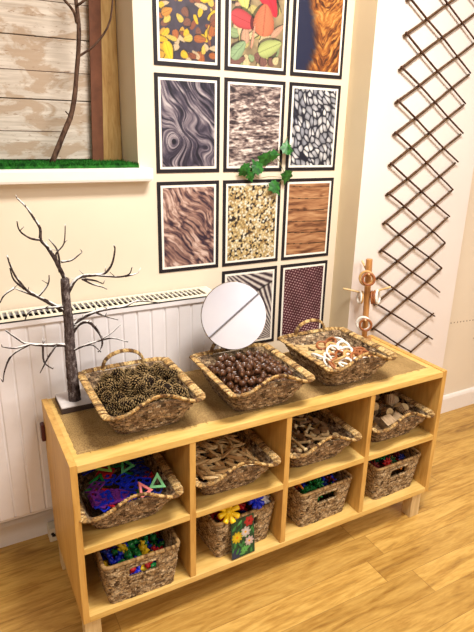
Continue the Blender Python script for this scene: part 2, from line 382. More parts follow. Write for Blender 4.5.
def rrect(w, d, rc, n):
    """n points evenly round a rounded rectangle, starting front centre, anticlockwise; returns (x, y, nx, ny)"""
    segs = []; hw, hd = w/2, d/2
    S = [('l', (0, -hd), (hw-rc, -hd)), ('a', (hw-rc, -hd+rc), -PI/2), ('l', (hw, -hd+rc), (hw, hd-rc)), ('a', (hw-rc, hd-rc), 0), ('l', (hw-rc, hd), (-hw+rc, hd)),
         ('a', (-hw+rc, hd-rc), PI/2), ('l', (-hw, hd-rc), (-hw, -hd+rc)), ('a', (-hw+rc, -hd+rc), PI), ('l', (-hw+rc, -hd), (0, -hd))]
    ln = [math.dist(s[1], s[2]) if s[0] == 'l' else rc*PI/2 for s in S]; T = sum(ln); out = []
    for i in range(n):
        s = T*i/n; k = 0
        while s > ln[k] and k < len(S)-1: s -= ln[k]; k += 1
        q = S[k]
        if q[0] == 'l':
            f = s/ln[k]; x = q[1][0]+(q[2][0]-q[1][0])*f; y = q[1][1]+(q[2][1]-q[1][1])*f
            dx, dy = (q[2][0]-q[1][0])/ln[k], (q[2][1]-q[1][1])/ln[k]; out.append((x, y, dy, -dx))
        else:
            a = q[2]+s/rc; out.append((q[1][0]+rc*math.cos(a), q[1][1]+rc*math.sin(a), math.cos(a), math.sin(a)))
    return out, T
def woven_wall(mb, w0, d0, w1, d1, h, rc0, rc1, cell, rowh, amp, thick, cut=None, spu=4, spv=4, ease=1.0, lift=None):
    n = int(round((w1+d1)*2/cell)); n += n % 2; N = n*spu
    A, _ = rrect(w0, d0, rc0, N); B, _ = rrect(w1, d1, rc1, N)
    slant = math.hypot(h, (w1-w0)/2); rows = max(2, int(round(slant/rowh))); V = rows*spv
    vs = []; uvp = []
    rr = random.Random(11); jit = [[rr.uniform(.5, 1.25) for _ in range(n+1)] for _ in range(rows+1)]
    for j in range(V+1):
        f = j/V; v = f*rows; row = min(int(v), rows-1); fe = f**ease
        for i in range(N):
            u = i/spu; a, b = A[i], B[i]; x = a[0]+(b[0]-a[0])*fe; y = a[1]+(b[1]-a[1])*fe; nx = a[2]+(b[2]-a[2])*f; ny = a[3]+(b[3]-a[3])*f
            uo = (u+.5*(row % 2))
            d = amp*(abs(math.sin(PI*v))**.6)*(.12+.88*abs(math.sin(PI*uo+.5*(f*rows-row)))**.7)*jit[row][int(uo) % n]+.0012*math.sin(u*.37)*math.sin(v*.9)
            vs.append((x+nx*d, y+ny*d, f*h+(lift(b[0], b[1])*f**3 if lift else 0)+.0016*math.sin(uo*2.1+v*1.7)*math.sin(PI*f)))
    inn = []
    for j in range(V+1):
        f = j/V; fe = f**ease
        for i in range(N):
            a, b = A[i], B[i]; x = a[0]+(b[0]-a[0])*fe; y = a[1]+(b[1]-a[1])*fe; nx = a[2]+(b[2]-a[2])*f; ny = a[3]+(b[3]-a[3])*f
            d = -thick+amp*.6*abs(math.sin(PI*f*rows))*abs(math.sin(PI*i/spu)); inn.append((x+nx*d, y+ny*d, f*h+(lift(b[0], b[1])*f**3 if lift else 0)))
    def hole(i, j):
        if not cut: return False
        x = (B[i % N][0]+B[(i+1) % N][0])/2; y = B[i % N][1]; z = (j+.5)/V*h
        return y < -d1/2+.001 and abs(x-cut[0]) < cut[1] and cut[2] < z < cut[3]
    fs = []; uv = []; off = len(vs)
    for j in range(V):
        for i in range(N):
            if hole(i, j): continue
            k = (i+1) % N
            fs.append([j*N+i, j*N+k, (j+1)*N+k, (j+1)*N+i]); U0, U1 = i/spu, (i+1)/spu; V0, V1 = j/spv+.001, (j+1)/spv-.001
            uv.append([(U0, V0), (U1, V0), (U1, V1), (U0, V1)])
            fs.append([off+j*N+i, off+(j+1)*N+i, off+(j+1)*N+k, off+j*N+k]); uv.append([(U0, V0), (U0, V1), (U1, V1), (U1, V0)])
    for j in (0, V):
        for i in range(N):
            k = (i+1) % N; q = [j*N+i, j*N+k, off+j*N+k, off+j*N+i]; fs.append(q if j else q[::-1]); uv.append([(i/spu, 0)]*4)
    if cut:
        for j in range(V):
            for i in range(N):
                if not hole(i, j): continue
                k = (i+1) % N
                for (di, dj, e) in ((-1, 0, (j*N+i, (j+1)*N+i)), (1, 0, ((j+1)*N+k, j*N+k)), (0, -1, (j*N+k, j*N+i)), (0, 1, ((j+1)*N+i, (j+1)*N+k))):
                    if not hole((i+di) % N, j+dj): fs.append([e[0], e[1], off+e[1], off+e[0]]); uv.append([(i/spu, j/spv)]*4)
    mb.add(vs+inn, fs, uv)
    # base
    base = [(a[0]*.99, a[1]*.99, .001) for a in A]; b2 = [(a[0]*.99, a[1]*.99, .006) for a in A]
    mb.add(base, [list(range(N))[::-1]]); mb.add(b2, [list(range(N))])
def band(mb, path, wid, thk, dirs, stitch, closed=True, m=12):
    """flat wrapped band swept along path; dirs = unit width directions per point; stitch = wrap pitch in m"""
    n = len(path); P = [Vector(p) for p in path]; s = 0; vs = []; ss = []
    for i in range(n):
        if i: s += (P[i]-P[i-1]).length
        ss.append(s)
    T = s+((P[0]-P[-1]).length if closed else 0); k = max(1, round(T/stitch))
    for i in range(n):
        a = P[(i+1) % n] if closed or i < n-1 else P[i]; b = P[i-1] if closed or i > 0 else P[i]
        t = (a-b).normalized(); dv = Vector(dirs[i]); dv = (dv-t*dv.dot(t)).normalized(); q = t.cross(dv)
        ww = wid[i] if hasattr(wid, '__len__') else wid; ph = ss[i]/T*k
        for j in range(m):
            th = 2*PI*j/m; g = .50+.62*abs(math.sin(PI*(ph+.35*math.sin(th/2))))**.6
            ca, sa = math.cos(th), math.sin(th)
            vs.append(tuple(P[i]+dv*(ww/2*ca*(.92+.08*g))+q*(thk/2*g*sa)))
    fs = []; uv = []
    for i in range(n if closed else n-1):
        i2 = (i+1) % n; U0 = ss[i]/T*k; U1 = (ss[i+1]/T*k) if i < n-1 else k
        for j in range(m):
            j2 = (j+1) % m; fs.append([i*m+j, i*m+j2, i2*m+j2, i2*m+j]); uv.append([(U0, .1), (U0, .9), (U1, .9), (U1, .1)])
    mb.add(vs, fs, uv)
TH = .098
def tray_proto():
    r = empty('woven_tray')
    w0, d0, w1, d1 = .190, .200, .270, .318
    def bell(x, y):
        if y < -d1*.40: return .034*math.cos(min(1, abs(x-.01)/(w1/2*.86))*PI/2)**2
        if y > d1*.40: return .052*math.cos(min(1, abs(x)/.074)*PI/2)**1.2
        return 0
    def lift(x, y): return bell(x, y)*.62 if y < 0 else 0
    mb = MB(); woven_wall(mb, w0, d0, w1, d1, TH-.004, .035, .03, .0165, .0088, .0052, .006, ease=.9, lift=lift); mb.obj('tray_body', M_tray, r, True)
    def ring(name, f, wd, thk, back):
        N = 760; B, T = rrect(w1+.006, d1+.008, .022, N); path = []; dirs = []; wid = []
        for x, y, nx, ny in B:
            b = f(x, y); k = min(1, b/.03); out = .005*(1-k)
            path.append((x+nx*out, y+ny*out, TH+.001+b-.004*(1-k)*(abs(x)/(w1/2))**4*(1 if abs(ny) > .4 else 0)))
            wid.append((wd if abs(nx) > .7 else wd*.72)-(.004*k)); e = .25+.5*k; dirs.append((nx*math.cos(e), ny*math.cos(e), math.sin(e)))
        mb = MB(); band(mb, path, wid, thk, dirs, .0092); return mb.obj(name, M_rim, r, True)
    ring('rim', lambda x, y: bell(x, y) if y < 0 else 0, .027, .010, 0)
    # raised hoop handle at the back
    P = []; Dn = []
    for k in range(90):
        a = PI*k/89; P.append((-.068*math.cos(a), d1/2+.002, TH-.004+.056*math.sin(a)**.8)); Dn.append((-.3*math.cos(a), .75, .5*math.sin(a)+.1))
    mb = MB(); band(mb, P, .014, .010, Dn, .0092, closed=False); mb.obj('handle', M_rim, r, True)
    return r
def basket_proto():
    r = empty('seagrass_basket')
    h = .150; w0, d0, w1, d1 = .205, .285, .236, .318
    mb = MB(); woven_wall(mb, w0, d0, w1, d1, h, .018, .018, .0125, .0066, .0040, .007, cut=(0, .046, .090, .127), spu=4, spv=3); mb.obj('basket_body', M_grass, r, True)
    N = 360; B, T = rrect(w1-.002, d1-.002, .018, N)
    mb = MB(); band(mb, [(x, y, h+.001) for x, y, a, b in B], .0125, .0115, [(a, b, 0) for x, y, a, b in B], .0065, m=10); mb.obj('rim', weave('seagrass_rim', [(160, 124, 78), (196, 158, 104), (112, 80, 46)], .6, .45), r, True)
    # stitched edge of the hand hole
    mb = MB(); pts, T = rrect(.098, .042, .014, 120); sl = (d1-d0)/2/h
    P = []
    for x, z, a, b in pts:
        zz = .109+z; P.append((x, -(d0/2+sl*zz)-.003, zz))
    band(mb, P, .008, .006, [(a, 0, b) for x, z, a, b in pts], .007, m=8); mb.obj('hand_hole_edge', M_grass, r, True)
    return r
tray0 = tray_proto(); bask0 = basket_proto()
TOPZ = H+.003
tray_spots = [ # x, y, z, rotz, label
 (.256, .192, TOPZ, -.01, 'woven straw-rimmed tray of pine cones on the shelving top beside the frosted tree'),
 (.628, .160, TOPZ, -.03, 'woven tray of brown conkers on the shelving top in front of the round mirror'),
 (.998, .180, TOPZ, -.02, 'woven tray of wooden and white rings at the right of the shelving top'),
 (.168, .155, .374, -.02, 'woven tray of purple, blue and green plastic shapes in the upper left cubby'),
 (.512, .158, .374, -.01, 'woven tray heaped with wood splinters on the middle shelf'),
 (.852, .158, .374, -.01, 'woven tray of wooden pegs and discs on the middle shelf'),
 (1.214, .160, .374, .0, 'woven tray of chunky cut wood pieces in the upper right cubby')]
trays = []
for i, (x, y, z, a, lab) in enumerate(tray_spots):
    o = tray0 if i == 0 else dup(tray0); o.location = (x, y, z); o.rotation_euler = (0, 0, a); tag(o, lab, 'tray', 'woven trays with wavy straw rims'); trays.append(o)
bask_spots = [(.190, .155, .130, -.02, 'square seagrass basket of small coloured plastic figures in the lower left cubby'),
 (.548, .185, .130, .05, 'seagrass basket with flower picture card and flower toys in the lower row'),
 (.884, .180, .130, .03, 'seagrass basket with green, blue and orange toys right of the flower card'),
 (1.232, .178, .130, .03, 'seagrass basket of dark red and green toys in the lower right cubby')]
for i, (x, y, z, a, lab) in enumerate(bask_spots):
    o = bask0 if i == 0 else dup(bask0); o.location = (x, y, z); o.rotation_euler = (0, 0, a); tag(o, lab, 'basket', 'tall seagrass baskets on the bottom shelf')
# ------------------------------------------------------------------ loose contents
items = []
def put(proto, used, loc, rot, label, cat, group, scale=1, mat=None):
    if not used[0]: o = proto; used[0] = True
    else: o = dup(proto)
    o.location = loc; o.rotation_euler = rot; o.scale = (scale,)*3 if not hasattr(scale, '__len__') else scale
    tag(o, label, cat, group); 
    if mat is not None: o.material_slots[0].link = 'OBJECT'; o.material_slots[0].material = mat
    items.append(o); return o
def pack(n, rad, w0, d0, w1, d1, zb, zt, seed, iters=360, dome=0):
    """settle n balls of radius rad (array) in a tapered box by relaxation; local coordinates"""
    rg = np.random.default_rng(seed); rad = np.full(n, rad) if np.isscalar(rad) else rad
    P = np.stack([rg.uniform(-w0/2+.02, w0/2-.02, n), rg.uniform(-d0/2+.02, d0/2-.02, n), zb+rg.uniform(.01, .22, n)], 1)
    for it in range(iters):
        P[:, 2] -= .0012 if it < iters*.7 else .0003
        for _ in range(2):
            d = P[:, None]-P[None]; L = np.sqrt((d**2).sum(-1))+1e-9; o = (rad[:, None]+rad[None])-L; np.fill_diagonal(o, 0); o = np.maximum(o, 0)
            P += .42*((d/L[..., None])*o[..., None]).sum(1)
            f = np.clip((P[:, 2]-zb)/(zt-zb), 0, 1.0); hw = (w0+(w1-w0)*f)/2-rad; hd = (d0+(d1-d0)*f)/2-rad
            P[:, 0] = np.clip(P[:, 0], -hw, hw); P[:, 1] = np.clip(P[:, 1], -hd, hd); P[:, 2] = np.maximum(P[:, 2], zb+rad)
    return P
def place_local(spot, p):
    x, y, z, a = spot[:4]; return (x+p[0]*math.cos(a)-p[1]*math.sin(a), y+p[0]*math.sin(a)+p[1]*math.cos(a), z+p[2])
rr = random.Random(21)
def rrot(r=rr, tilt=PI): return (r.uniform(-tilt, tilt), r.uniform(-tilt, tilt), r.uniform(-PI, PI))
# pine cones
def cone_proto():
    mb = MB(); mb.sph((0, 0, 0), (.0095, .0095, .020), 10, 8, 1)
    k = 0; N = 56
    for i in range(N):
        t = (i+.5)/N; z = -.021+.042*t; a = i*2.39996; prof = math.sin(PI*min(1, .12+t*.86))**.7; r0 = .008*prof; r1 = (.0185)*prof+.002
        w = .0040*(.5+.5*prof); ca, sa = math.cos(a), math.sin(a); tx, ty = -sa, ca; up = .006*(.2+t)
        b = Vector((ca*r0, sa*r0, z)); tp = Vector((ca*r1, sa*r1, z+up)); T = Vector((tx, ty, 0))
        mid = b.lerp(tp, .75)
        q = [b-T*w*.4, b+T*w*.4, mid+T*w, tp+T*w*.35, tp-T*w*.35, mid-T*w]; dn = Vector((0, 0, -.0016))
        vs = [tuple(p) for p in q]+[tuple(p+dn) for p in q]
        mb.add(vs, [[0, 1, 2, 5], [11, 8, 7, 6], [2, 8, 11, 5][::-1]], None, 1)
        mb.add(vs, [[5, 2, 3, 4], [10, 9, 8, 11], [2, 8, 9, 3], [3, 9, 10, 4], [4, 10, 11, 5], [0, 5, 11, 6], [1, 7, 8, 2]], None, 0)
    return mb.obj('pine_cone', [plain('cone_tip', (172, 142, 94), .7, .3, .35, 140), plain('cone_core', (34, 22, 14), .85, .2, .2)])
used = [False]; cp = cone_proto()
for p in pack(96, .0185, .185, .20, .262, .312, .040, TH, 1): put(cp, used, place_local(tray_spots[0], p), rrot(), 'small open dark brown pine cone heaped in the left woven tray', 'pine cone', 'pine cones in the left tray', rr.uniform(.82, 1.0))
# conkers
def conker_proto():
    mb = MB(); mb.sph((0, 0, 0), (.0146, .0128, .0108), 16, 12)
    mb.sph((0, 0, .0065), (.0072, .0068, .0058), 12, 8, 1)
    t = NT('conker', .38, .4); t.col(t.ramp(t.noise(t.coord('Object', (1, 1, 3)), 120, 3, .5, 1), [(.3, srgb(36, 18, 10)), (.5, srgb(74, 42, 24)), (.68, srgb(122, 78, 44))]))
    return mb.obj('conker', [t.m, plain('conker_scar', (128, 90, 60), .5)], smooth=True)
used = [False]; kp = conker_proto()
for p in pack(205, .0131, .185, .20, .262, .312, .055, TH-.004, 2):
    if p[1] > .085 and abs(p[0]-.01) < .10: continue
    put(kp, used, place_local(tray_spots[1], p), rrot(), 'glossy brown conker heaped in the middle top tray', 'conker', 'conkers in the middle top tray', (rr.uniform(.8, 1.12), rr.uniform(.85, 1.12), rr.uniform(.85, 1.15)))
# height-map dropping for flat and long things
class Heap:
    def __init__(s, w, d, z0, dome=0, cell=.003):
        s.c = cell; s.w, s.d = w, d; s.nx, s.ny = int(w/cell)+1, int(d/cell)+1; s.h = np.full((s.nx, s.ny), float(z0))
        if dome:
            X, Y = np.meshgrid(np.linspace(-1, 1, s.nx), np.linspace(-1, 1, s.ny), indexing='ij'); s.h += dome*(np.cos(X*PI/2)*np.cos(Y*PI/2))
    def idx(s, pts):
        i = np.clip(((pts[:, 0]+s.w/2)/s.c).astype(int), 0, s.nx-1); j = np.clip(((pts[:, 1]+s.d/2)/s.c).astype(int), 0, s.ny-1); return i, j
    def drop(s, foot, half, thick, tries, rnd, yaw=None):
        """foot: local footprint points; half: keep-in half extent function of yaw; returns x, y, z, yaw, tilt vector"""
        best = None
        for _ in range(tries):
            a = rnd.uniform(-PI, PI) if yaw is None else yaw+rnd.gauss(0, .45); ca, sa = math.cos(a), math.sin(a)
            f = np.stack([foot[:, 0]*ca-foot[:, 1]*sa, foot[:, 0]*sa+foot[:, 1]*ca], 1); ex, ey = np.abs(f[:, 0]).max(), np.abs(f[:, 1]).max()
            if ex > s.w/2 or ey > s.d/2: continue
            x = rnd.uniform(-s.w/2+ex, s.w/2-ex); y = rnd.uniform(-s.d/2+ey, s.d/2-ey); q = f+np.array([x, y]); i, j = s.idx(q); hh = s.h[i, j]
            # plane through contact: least squares then raise
            A = np.c_[f, np.ones(len(f))]; k, *_ = np.linalg.lstsq(A, hh, rcond=None); gx, gy = np.clip(k[:2]*.8, -.45, .45)
            z = (hh-f[:, 0]*gx-f[:, 1]*gy).max()*.55+np.percentile(hh-f[:, 0]*gx-f[:, 1]*gy, 75)*.45
            sc = z+.25*(abs(gx)+abs(gy))*.02
            if best is None or sc < best[0]: best = (sc, x, y, z, a, gx, gy, f, i, j)
        if best is None: return None
        _, x, y, z, a, gx, gy, f, i, j = best
        s.h[i, j] = np.maximum(s.h[i, j], z+f[:, 0]*gx+f[:, 1]*gy+thick)
        n = Vector((-gx, -gy, 1)).normalized(); q = Vector((0, 0, 1)).rotation_difference(n).to_matrix() @ Matrix.Rotation(a, 3, 'Z')
        return x, y, z+thick/2, q
def disc_pts(r, n=60): g = np.random.default_rng(0); a = g.uniform(0, 2*PI, n); k = np.sqrt(g.uniform(0, 1, n))*r; return np.c_[k*np.cos(a), k*np.sin(a)]
def bar_pts(l, w): return np.array([(x, y) for x in np.linspace(-l/2, l/2, 22) for y in np.linspace(-w/2, w/2, 4)])
def put_q(proto, used, spot, res, *a, **k):
    x, y, z, q = res; o = put(proto, used, place_local(spot, (x, y, z)), (0, 0, 0), *a, **k); o.rotation_euler = (Matrix.Rotation(spot[3], 3, 'Z') @ q).to_euler(); return o
# rings tray: pale wooden discs below, rings above
M_pale = wood('pale_disc_wood', (226, 198, 146), (206, 174, 120), (170, 134, 84), 'x', 4)
M_ringw = plain('white_ring_paint', (244, 238, 226), .4, .4, .02); M_ringb = wood('brown_ring_wood', (176, 108, 62), (146, 84, 46), (110, 60, 32), 'x', 4); M_ringl = wood('light_ring_wood', (222, 180, 118), (204, 158, 96), (176, 128, 72), 'x', 4)
def disc_proto():
    mb = MB(); poly = [(.019*math.cos(a)*(1+.05*math.sin(3*a)), .016*math.sin(a)) for a in [2*PI*i/22 for i in range(22)]]; mb.prism(poly, -.0025, .0025); return mb.obj('wooden_disc', M_pale)
def ring_proto(): mb = MB(); mb.torus(.0205, .0044, n=32, m=10, flat=.9); return mb.obj('wooden_ring', M_ringw, smooth=True)
heap = Heap(.225, .27, .062); used = [False]; dp = disc_proto(); rp = ring_proto(); usedr = [False]; r5 = random.Random(5)
for i in range(62):
    res = heap.drop(disc_pts(.017), None, .005, 8, r5)
    if res: put_q(dp, used, tray_spots[2], res, 'pale flat wooden slice lying under the rings in the right tray', 'wooden slice', 'wooden slices in the ring tray', scale=r5.uniform(.85, 1.15))
for i in range(34):
    hx = Heap.__new__(Heap); hx.__dict__.update(heap.__dict__)
    a = disc_pts(.0235, 70)
    # rings gather towards the front right of the tray
    best = None
    for _ in range(10):
        cx, cy = r5.gauss(.025, .045), r5.gauss(-.045, .055); cx = max(-.085, min(.085, cx)); cy = max(-.11, min(.105, cy))
        q = a+np.array([cx, cy]); ii, jj = heap.idx(q); z = np.percentile(heap.h[ii, jj], 70)
        if best is None or z < best[0]: best = (z, cx, cy, ii, jj)
    z, cx, cy, ii, jj = best; tx, ty = r5.uniform(-.75, .75), r5.uniform(-.75, .75)
    heap.h[ii, jj] = np.maximum(heap.h[ii, jj], z+.006)
    m, nm = [(M_ringw, 'white painted'), (M_ringb, 'brown wooden'), (M_ringw, 'white painted'), (M_ringb, 'brown wooden'), (M_ringl, 'light wooden')][i % 5]
    o = put(rp, usedr, place_local(tray_spots[2], (cx, cy, z+.006+.010*math.hypot(tx, ty))), (tx, ty, 0), nm+' ring lying loose in the right-hand top tray', 'ring', nm+' rings in the right tray', r5.uniform(.9, 1.2), m)
# plastic shapes tray
def poly_ring(k, R0, f, rot=0):
    out = [(R0*math.cos(rot+2*PI*i/k), R0*math.sin(rot+2*PI*i/k)) for i in range(k)]; return out, [(x*f, y*f) for x, y in out]
def sq_proto():
    mb = MB(); s = .024; k = 0
    for gx in (-1, 1):
        for gy in (-1, 1):
            c = [(gx*s/2+s/2*math.copysign(min(1, abs(math.cos(a))*1.45), math.cos(a)), gy*s/2+s/2*math.copysign(min(1, abs(math.sin(a))*1.45), math.sin(a))) for a in [2*PI*(i+.5)/16 for i in range(16)]]
            n = [(gx*s/2+s*.36*math.cos(a), gy*s/2+s*.36*math.sin(a)) for a in [2*PI*(i+.5)/16 for i in range(16)]]
            mb.frame(c, n, -.0022, .0022)
    return mb.obj('plastic_square', None)
def plastic(name, rgb): return plain(name, rgb, .3, .5, .03)
PL = {k: plastic('plastic_'+k, v) for k, v in dict(purple=(118, 48, 146), blue=(22, 44, 196), green=(30, 134, 62), red=(190, 30, 38), pink=(232, 132, 128), mint=(130, 208, 140), yellow=(246, 206, 30), orange=(240, 140, 30), navy=(24, 40, 120), white=(238, 232, 228), darkred=(110, 18, 26), lime=(120, 180, 50), darkgreen=(12, 84, 48)).items()}
def mk(mb, name, m, smooth=False): return mb.obj(name, m, smooth=smooth)
def sqp():
    o = sq_proto(); o.data.materials.clear(); o.data.materials.append(PL['purple']); return o
def trip():
    mb = MB(); a, b = poly_ring(3, .030, .50, PI/2); mb.frame(a, b, -.0024, .0024)
    for i in range(3): mb.tube([(a[i][0]*.72, a[i][1]*.72, -.003), (a[i][0]*.72, a[i][1]*.72, .003)], .0045, 8)
    return mb.obj('plastic_triangle', PL['green'])
heap = Heap(.22, .268, .064, .016); us = [False]; ut = [False]; sp_, tp_ = sqp(), trip(); r6 = random.Random(12)
seqs = ['purple', 'blue', 'navy', 'green', 'red', 'blue', 'purple', 'navy', 'green', 'purple', 'blue', 'red']
for i in range(46):
    c = seqs[i % 12]; tri = c == 'green' or (c == 'red' and i % 2)
    res = heap.drop(bar_pts(.046, .046) if not tri else disc_pts(.022), None, .0048, 7, r6)
    if not res: continue
    res = (res[0], res[1], res[2]+.003, Euler((r6.uniform(-.22, .22), r6.uniform(-.22, .22), 0)).to_matrix() @ res[3])
    if tri: put_q(tp_, ut, tray_spots[3], res, c+' open plastic triangle in the upper left tray', 'plastic shape', c+' plastic triangles in the upper left tray', mat=PL[c])
    else:
        if c == 'purple': res = (-abs(res[0]), -abs(res[1])*.8, res[2], res[3])
        put_q(sp_, us, tray_spots[3], res, c+' holed plastic square in the upper left tray', 'plastic shape', c+' plastic squares in the upper left tray', mat=PL[c])
for (px, py, pz, rx, ry, rz, c) in ((.045, -.115, .107, .75, 0, .5, 'pink'), (.092, -.098, .108, 1.0, .1, -.2, 'mint'), (.03, .02, .112, .8, -.2, .2, 'green'), (-.03, .045, .113, 1.0, .2, -.4, 'lime')):
    put(tp_, ut, place_local(tray_spots[3], (px, py, pz)), (rx, ry, rz), c+' open plastic triangle leaning up in the upper left tray', 'plastic shape', None, 1, PL[c])
# wood splinters
M_spl = [wood('splinter_wood', (244, 214, 158), (226, 190, 132), (176, 132, 84), 'x', 3), wood('splinter_dark', (206, 164, 110), (176, 134, 84), (120, 84, 52), 'x', 3)]
def spl_proto():
    mb = MB(); mb.v = []; L = .034
    xs = [-L, -L*.5, 0, L*.55, L]; hw = [.002, .0048, .0055, .0046, .0014]; hz = [.0012, .0028, .0032, .0026, .001]; off = [0, .001, -.0006, .0008, 0]
    vs = []
    for x, w, z, o in zip(xs, hw, hz, off): vs += [(x, o-w, -z), (x, o+w, -z*.8), (x, o+w*.8, z), (x, o-w*.7, z*.9)]
    fs = [[3, 2, 1, 0], [16, 17, 18, 19]]+[[i*4+k, i*4+(k+1) % 4, (i+1)*4+(k+1) % 4, (i+1)*4+k] for i in range(4) for k in range(4)]
    mb.add(vs, fs); return mb.obj('wood_splinter', M_spl[0])
heap = Heap(.24, .285, .050, .012); u = [False]; sp2 = spl_proto(); r7 = random.Random(9)
for i in range(150):
    sc = r7.uniform(.6, 1.25); res = heap.drop(bar_pts(.066*sc, .009), None, .0062, 5, r7, -.75 if i % 3 else None)
    if res: put_q(sp2, u, tray_spots[4], res, 'rough wood splinter in the heaped tray of the second cubby', 'wood splinter', 'wood splinters in the second cubby tray', scale=(sc, r7.uniform(.8, 1.5), 1), mat=M_spl[i % 4 == 0])
# pegs and discs
def peg_proto():
    mb = MB(); mb.tube([(-.033, 0, 0), (-.031, 0, 0), (.024, 0, 0), (.026, 0, 0), (.031, 0, 0), (.033, 0, 0)], [.0045, .0052, .0052, .0075, .0078, .006], 12); return mb.obj('wooden_peg', M_ringl, smooth=True)
def coin_proto():
    mb = MB(); poly = [(.0135*math.cos(a), .0135*math.sin(a)) for a in [2*PI*i/20 for i in range(20)]]; mb.prism(poly, -.0045, .0045); return mb.obj('wooden_coin', M_pale)
M_peg = [wood('peg_cream', (236, 212, 164), (222, 192, 140), (190, 154, 104), 'x', 3), wood('peg_brown', (150, 116, 80), (120, 88, 58), (84, 58, 38), 'x', 3)]
heap = Heap(.235, .28, .050, .012); up_, uc_ = [False], [False]; pp, cc = peg_proto(), coin_proto()
for i in range(88):
    if i % 2:
        res = heap.drop(bar_pts(.066, .014), None, .013, 6, r7)
        if res: put_q(pp, up_, tray_spots[5], res, ('cream', 'brown')[i % 4 == 3]+' turned wooden peg in the third cubby tray', 'wooden peg', ('cream', 'brown')[i % 4 == 3]+' pegs in the third cubby tray', mat=M_peg[i % 4 == 3])
    else:
        res = heap.drop(disc_pts(.0135), None, .009, 6, r7)
        if res: put_q(cc, uc_, tray_spots[5], res, ('cream', 'brown')[i % 4 == 2]+' round wooden disc in the third cubby tray', 'wooden disc', ('cream', 'brown')[i % 4 == 2]+' wooden discs in the third cubby tray', mat=M_peg[i % 4 == 2])
# chunky cut wood: hollow blocks and branch slices
def hollow_proto():
    mb = MB(); s = .024; o = [(-s, -s), (0, -s), (s, -s), (s, 0), (s, s), (0, s), (-s, s), (-s, 0)]; n = [(.012*math.cos(-3*PI/4+PI/4*i), .012*math.sin(-3*PI/4+PI/4*i)) for i in range(8)]
    mb.frame(o, n, -.024, .024); return mb.obj('hollow_block', wood('grey_block_wood', (190, 164, 128), (164, 136, 102), (120, 94, 66), 'z', 3))
def log_proto():
    mb = MB(); mb.tube([(0, 0, -.019), (0, 0, .019)], .0205, 18, 0, cap=False); a = [(.0205*math.cos(2*PI*i/18), .0205*math.sin(2*PI*i/18)) for i in range(18)]
    mb.prism([(x*.99, y*.99) for x, y in a], -.0192, .0192, 1); return mb.obj('log_slice', [bark('log_bark', (84, 58, 40), (140, 108, 78)), M_pale])
uh, ul = [False], [False]; hp, lp = hollow_proto(), log_proto()
for i, p in enumerate(pack(46, .0265, .185, .20, .262, .312, .030, TH, 6)):
    if p[2] < .04: continue
    if i % 3 == 0: put(hp, uh, place_local(tray_spots[6], p), rrot(), 'greyish hollow wooden block in the upper right tray', 'wooden block', 'hollow blocks in the upper right tray', .88)
    else: put(lp, ul, place_local(tray_spots[6], p), rrot(), 'short cut log piece in the upper right tray', 'log piece', 'log pieces in the upper right tray', rr.uniform(.75, 1.0))
# toys in the lower baskets
def figure_proto():
    mb = MB(); mb.sph((0, 0, -.003), (.0095, .008, .011), 14, 10); mb.sph((0, -.001, .0115), .0068, 12, 8)
    for s in (-1, 1):
        mb.sph((s*.0052, 0, .0172), .0026, 8, 6); mb.sph((s*.0092, -.003, .001), (.0034, .0034, .0065), 8, 6); mb.sph((s*.0055, -.006, -.012), (.0042, .0062, .0042), 8, 6)
    mb.sph((0, -.0072, .0105), .0026, 8, 6); return mb.obj('plastic_figure', PL['yellow'], smooth=True)
def star_proto():
    mb = MB(); mb.sph((0, 0, 0), .0075, 10, 8)
    for i in range(8):
        a = 2*PI*i/8; mb.tube([(0, 0, 0), (.013*math.cos(a), .013*math.sin(a), 0), (.0215*math.cos(a), .0215*math.sin(a), 0)], [.004, .0042, .0026], 7)
    for s in (-1, 1): mb.tube([(0, 0, 0), (0, 0, s*.014)], [.004, .0025], 7)
    return mb.obj('spiky_connector', PL['green'], smooth=True)
def flower_proto():
    mb = MB(); mb.tube([(0, 0, -.006), (0, 0, .008)], .0085, 14)
    for i in range(8):
        a = 2*PI*i/8; c, s = math.cos(a), math.sin(a)
        mb.tube([(c*.005, s*.005, 0), (c*.014, s*.014, .0015), (c*.030, s*.030, .004), (c*.033, s*.033, .0042)], [.0045, .0062, .0086, .0080], 10)
    return mb.obj('flower_connector', PL['yellow'], smooth=True)
def tube_proto():
    mb = MB(); n = 16; o = [(.0115*math.cos(2*PI*i/n), .0115*math.sin(2*PI*i/n)) for i in range(n)]; mb.frame(o, [(x*.72, y*.72) for x, y in o], -.020, .020); return mb.obj('plastic_tube', PL['red'])
fg, st_, fl, tb = figure_proto(), star_proto(), flower_proto(), tube_proto(); uf, us_, ufl, utb = [False], [False], [False], [False]
cols1 = ['green', 'yellow', 'blue', 'green', 'red', 'blue', 'green', 'yellow', 'navy']
for i, p in enumerate(pack(150, .0130, .20, .27, .220, .300, .060, .145, 8)):
    c = cols1[i % 9]
    if c == 'yellow' and p[0] > .05: c = 'red'
    put(fg, uf, place_local(bask_spots[0], p), rrot(rr, 1.3), c+' small plastic figure in the lower left basket', 'toy figure', c+' figures in the lower left basket', rr.uniform(1.0, 1.2), PL[c])
for (x, y, z, rx, ry, rz, c, s, w) in ((-.062, -.142, .172, .85, -.1, .1, 'yellow', 1.15, 'at the front left of'), (.045, -.138, .176, .7, .15, .3, 'blue', 1.0, 'in the middle of'), (.093, -.120, .160, .7, .5, 0, 'white', .8, 'at the right of'), (-.005, -.105, .160, .5, .2, .5, 'red', .9, 'at the back of')):
    put(fl, ufl, place_local(bask_spots[1], (x, y, z)), (rx, ry, rz), c+' plastic flower connector '+w+' the basket with the picture card', 'toy flower', None, s, PL[c])
tubes = pack(46, .0185, .20, .27, .220, .300, .060, .142, 9)
